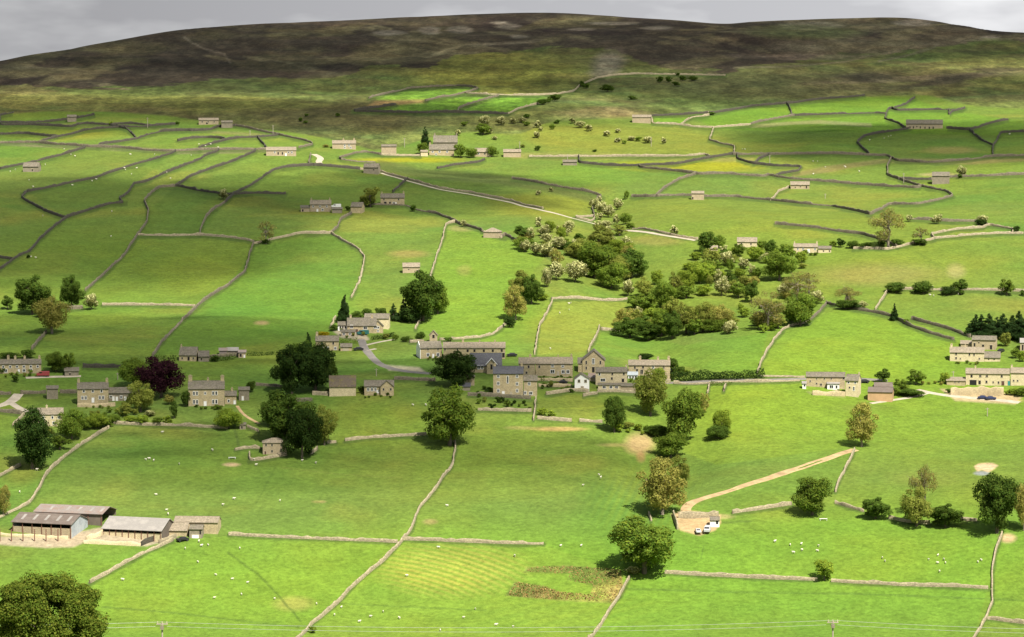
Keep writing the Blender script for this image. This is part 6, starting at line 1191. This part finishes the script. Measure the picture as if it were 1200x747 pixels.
# loose feed troughs
for px, py, lab in [(965,610,'white feed trough lying below the round deep green tree'), (272,538,'pale green roofed feed hopper left of the dark farmhouse')]:
    p = P(px, py); g = MB(); L = 1.3; 
    for s in (-1, 1): g.hexa([(-L,s*.05,.25),(L,s*.05,.25),(L,s*.35,.55),(-L,s*.35,.55),(-L,s*.05,.3),(L,s*.05,.3),(L,s*.35,.6),(-L,s*.35,.6)])
    for x in (-1.1, 1.1): g.box(x-.06, x+.06, -.3, .3, -.1, .26)
    o = g.build('feed_trough', M['white']); o.location = p; o['label'] = lab; o['category'] = 'trough'
# bracken and rushes standing in the unmown patch
def tufts(name, polys, n, h, col, seed):
    rg = np.random.default_rng(seed); m = mat_leaf(name+'_blades', col, .4, (col[0]*1.4, col[1]*1.0, col[2]), .2); C = []; 
    for poly in polys:
        xs = [p[0] for p in poly]; ys = [p[1] for p in poly]; x = rg.uniform(min(xs), max(xs), n); y = rg.uniform(min(ys), max(ys), n); k = polymask(x, y, poly, .8) > .5
        x, y = x[k], y[k]; cx, cy = (min(xs)+max(xs))/2, (min(ys)+max(ys))/2
        p0 = P(cx, cy); px1 = P(cx+10, cy); py1 = P(cx, cy+5); dx = (px1-p0)/10; dy = (py1-p0)/5
        W = np.array([p0])+np.outer(x-cx, np.array(dx))+np.outer(y-cy, np.array(dy)); W[:, 2] = H(W[:, 0], W[:, 1]); C.append(W)
    W = np.concatenate(C); W[:, 2] += h*.35; Nr = rg.normal(size=W.shape); Nr[:, 2] *= .5; Nr /= np.linalg.norm(Nr, axis=1)[:, None]; V, Q = quads(W, Nr, h*rg.uniform(.6, 1.5, len(W)), rg)
    o = link(bpy.data.objects.new(name, np_mesh(name, V, Q, m))); o['kind'] = 'stuff'; o['category'] = 'bracken'; o['label'] = 'rusty brown bracken standing in the unmown patch'
tufts('bracken', [[(618,666),(668,664),(728,668),(730,692),(716,706),(690,704),(695,687),(665,680),(668,673),(616,671)], [(604,683),(640,688),(655,694),(690,697),(700,705),(650,703),(594,699)]], 1900, .5, (0.30,0.245,0.09), 3)
settle_labels()
EXPO = 0.9
CLOUDS = [(600,50,1100,330,.60),(620,18,1300,500,.56,0,3200),(130,88,420,190,.44),(60,135,460,120,.36),(960,100,320,130,.52),(1150,170,190,130,.42),(60,270,200,220,.42),(90,400,180,65,.42),
 (300,455,240,65,.42),(330,540,190,45,.27),(440,232,130,90,.42),(300,128,220,60,.26),(1030,160,110,50,.3),(560,215,90,40,.26)]
# ------------------------------------------------------------------ sun, sky, clouds
SUN_AZ = math.radians(148)      # compass bearing from +Y (view direction) clockwise: right and behind the camera
SUN_EL = math.radians(55)
sdir = Vector((math.sin(SUN_AZ)*math.cos(SUN_EL), math.cos(SUN_AZ)*math.cos(SUN_EL), math.sin(SUN_EL)))
sl = bpy.data.lights.new('sun', 'SUN'); sl.energy = 5.0; sl.angle = math.radians(.53); sl.color = (1.0, .94, .84)
so = link(bpy.data.objects.new('sun', sl)); so.rotation_euler = sdir.to_track_quat('Z', 'Y').to_euler()
w = bpy.data.worlds.new("World"); sc.world = w; w.use_nodes = True; nt = w.node_tree; bg = nt.nodes['Background']
sk = N(nt, 'ShaderNodeTexSky', sky_type='NISHITA'); sk.sun_disc = False; sk.sun_elevation = SUN_EL; sk.sun_rotation = SUN_AZ; sk.altitude = 300
tc = N(nt, 'ShaderNodeTexCoord'); mp = N(nt, 'ShaderNodeMapping'); mp.inputs['Scale'].default_value = (1, 1, 3.4); nt.links.new(tc.outputs['Generated'], mp.inputs[0])
n1 = noise(nt, 9, 5, .55, vec=mp.outputs[0]); n0 = noise(nt, 2.2, 3, .5, vec=mp.outputs[0])
cl = mixrgb(nt, ramp(nt, n1, [(.42, 0.0), (.6, 1.0)]), (4.2, 4.22, 4.4), (6.7, 6.72, 6.8))
sx = N(nt, 'ShaderNodeSeparateXYZ'); nt.links.new(tc.outputs['Generated'], sx.inputs[0])
side = N(nt, 'ShaderNodeMapRange'); side.inputs[1].default_value = -.13; side.inputs[2].default_value = .14; side.inputs[3].default_value = .88; side.inputs[4].default_value = 1.42; nt.links.new(sx.outputs[0], side.inputs[0])
cl = mixrgb(nt, 1.0, cl, side.outputs[0], 'MULTIPLY')
band = N(nt, 'ShaderNodeMapRange'); band.inputs[1].default_value = .16; band.inputs[2].default_value = .5; band.inputs[3].default_value = 1.0; band.inputs[4].default_value = 0.35; nt.links.new(sx.outputs[2], band.inputs[0])
col = mixrgb(nt, band.outputs[0], sk.outputs[0], cl)
nt.links.new(col, bg.inputs[0]); bg.inputs[1].default_value = .055
# broken cloud drifting over the dale, high above the view: each one a thick puffy body
def cloud_mat(name, dens):
    m = bpy.data.materials.new(name); m.use_nodes = True; nt = m.node_tree; nt.nodes.clear()
    tc = N(nt, 'ShaderNodeTexCoord'); sep = N(nt, 'ShaderNodeSeparateXYZ'); nt.links.new(tc.outputs['Object'], sep.inputs[0])
    cv = N(nt, 'ShaderNodeCombineXYZ'); nt.links.new(sep.outputs[0], cv.inputs[0]); nt.links.new(sep.outputs[1], cv.inputs[1])
    ln = N(nt, 'ShaderNodeVectorMath', operation='LENGTH'); nt.links.new(cv.outputs[0], ln.inputs[0])
    oi = N(nt, 'ShaderNodeObjectInfo'); ad = N(nt, 'ShaderNodeVectorMath', operation='ADD'); nt.links.new(cv.outputs[0], ad.inputs[0]); nt.links.new(oi.outputs['Location'], ad.inputs[1])
    n = noise(nt, 2.3, 5, .6, vec=ad.outputs[0])
    a = N(nt, 'ShaderNodeMath', operation='MULTIPLY_ADD'); nt.links.new(n, a.inputs[0]); a.inputs[1].default_value = 1.0; nt.links.new(ln.outputs['Value'], a.inputs[2])
    f = ramp(nt, a.outputs[0], [(.0, dens), (.98, dens), (1.0, dens)])
    mr = N(nt, 'ShaderNodeMapRange', interpolation_type='SMOOTHSTEP'); mr.inputs[1].default_value = 1.05; mr.inputs[2].default_value = 1.42; mr.inputs[3].default_value = dens; mr.inputs[4].default_value = 0.0; nt.links.new(a.outputs[0], mr.inputs[0])
    tr = N(nt, 'ShaderNodeBsdfTransparent'); df = N(nt, 'ShaderNodeBsdfDiffuse'); df.inputs[0].default_value = (.85, .86, .88, 1); mx = N(nt, 'ShaderNodeMixShader')
    nt.links.new(mr.outputs[0], mx.inputs[0]); nt.links.new(tr.outputs[0], mx.inputs[1]); nt.links.new(df.outputs[0], mx.inputs[2])
    o = N(nt, 'ShaderNodeOutputMaterial'); nt.links.new(mx.outputs[0], o.inputs[0]); return m
CM = {}
def cloud(px, py, rx, ry, dens, rot=0, D=None):
    """the cloud whose shade falls round photo point (px,py); rx, ry in metres"""
    if D is None: g = P(px, py)
    else: a, b, c = ray(px, 400); t = D/math.hypot(a, b); g = Vector((a*t, b*t, 0)); g.z = float(H(g.x, g.y))
    alt = 620.0; c = g+sdir*((alt-g.z)/sdir.z)
    if dens not in CM: CM[dens] = cloud_mat('cloud_body', dens)
    nx = 40; R = np.linspace(0, 1, 14); A = np.linspace(0, 2*PI, nx, endpoint=False); V = []; Q = []
    sd = int(abs(c.x)+abs(c.y))
    for sgn in (1, -1):
        for r in R:
            x = r*np.cos(A); y = r*np.sin(A); z = sgn*((1-r*r)**.5)*(.55 if sgn > 0 else .16)*(1+.6*vnoise(x*10+sd, y*10, 2.0, 3)); V.append(np.stack([x, y, z], 1))
    V = np.concatenate(V); nr = len(R); i = np.arange(2*nr*nx).reshape(2*nr, nx)
    for blk in (0, nr):
        for a_ in range(nr-1): q = np.stack([i[blk+a_], np.roll(i[blk+a_], -1), np.roll(i[blk+a_+1], -1), i[blk+a_+1]], 1); Q.append(q if blk else q[:, ::-1])
    o = link(bpy.data.objects.new('cloud', np_mesh('cloud', V, np.concatenate(Q), CM[dens], True))); o.location = c; o.scale = (rx, ry, 90); o.rotation_euler = (0, 0, math.radians(rot)); o['kind'] = 'structure'
for a in CLOUDS: cloud(*a)
# ------------------------------------------------------------------ render settings
sc.render.engine = 'CYCLES'; sc.cycles.max_bounces = 5; sc.cycles.diffuse_bounces = 2; sc.cycles.transparent_max_bounces = 12; sc.cycles.use_denoising = True
sc.view_settings.view_transform = 'Standard'; sc.view_settings.look = 'None'; sc.view_settings.gamma = 1; sc.view_settings.use_curve_mapping = False
sc.view_settings.exposure = EXPO
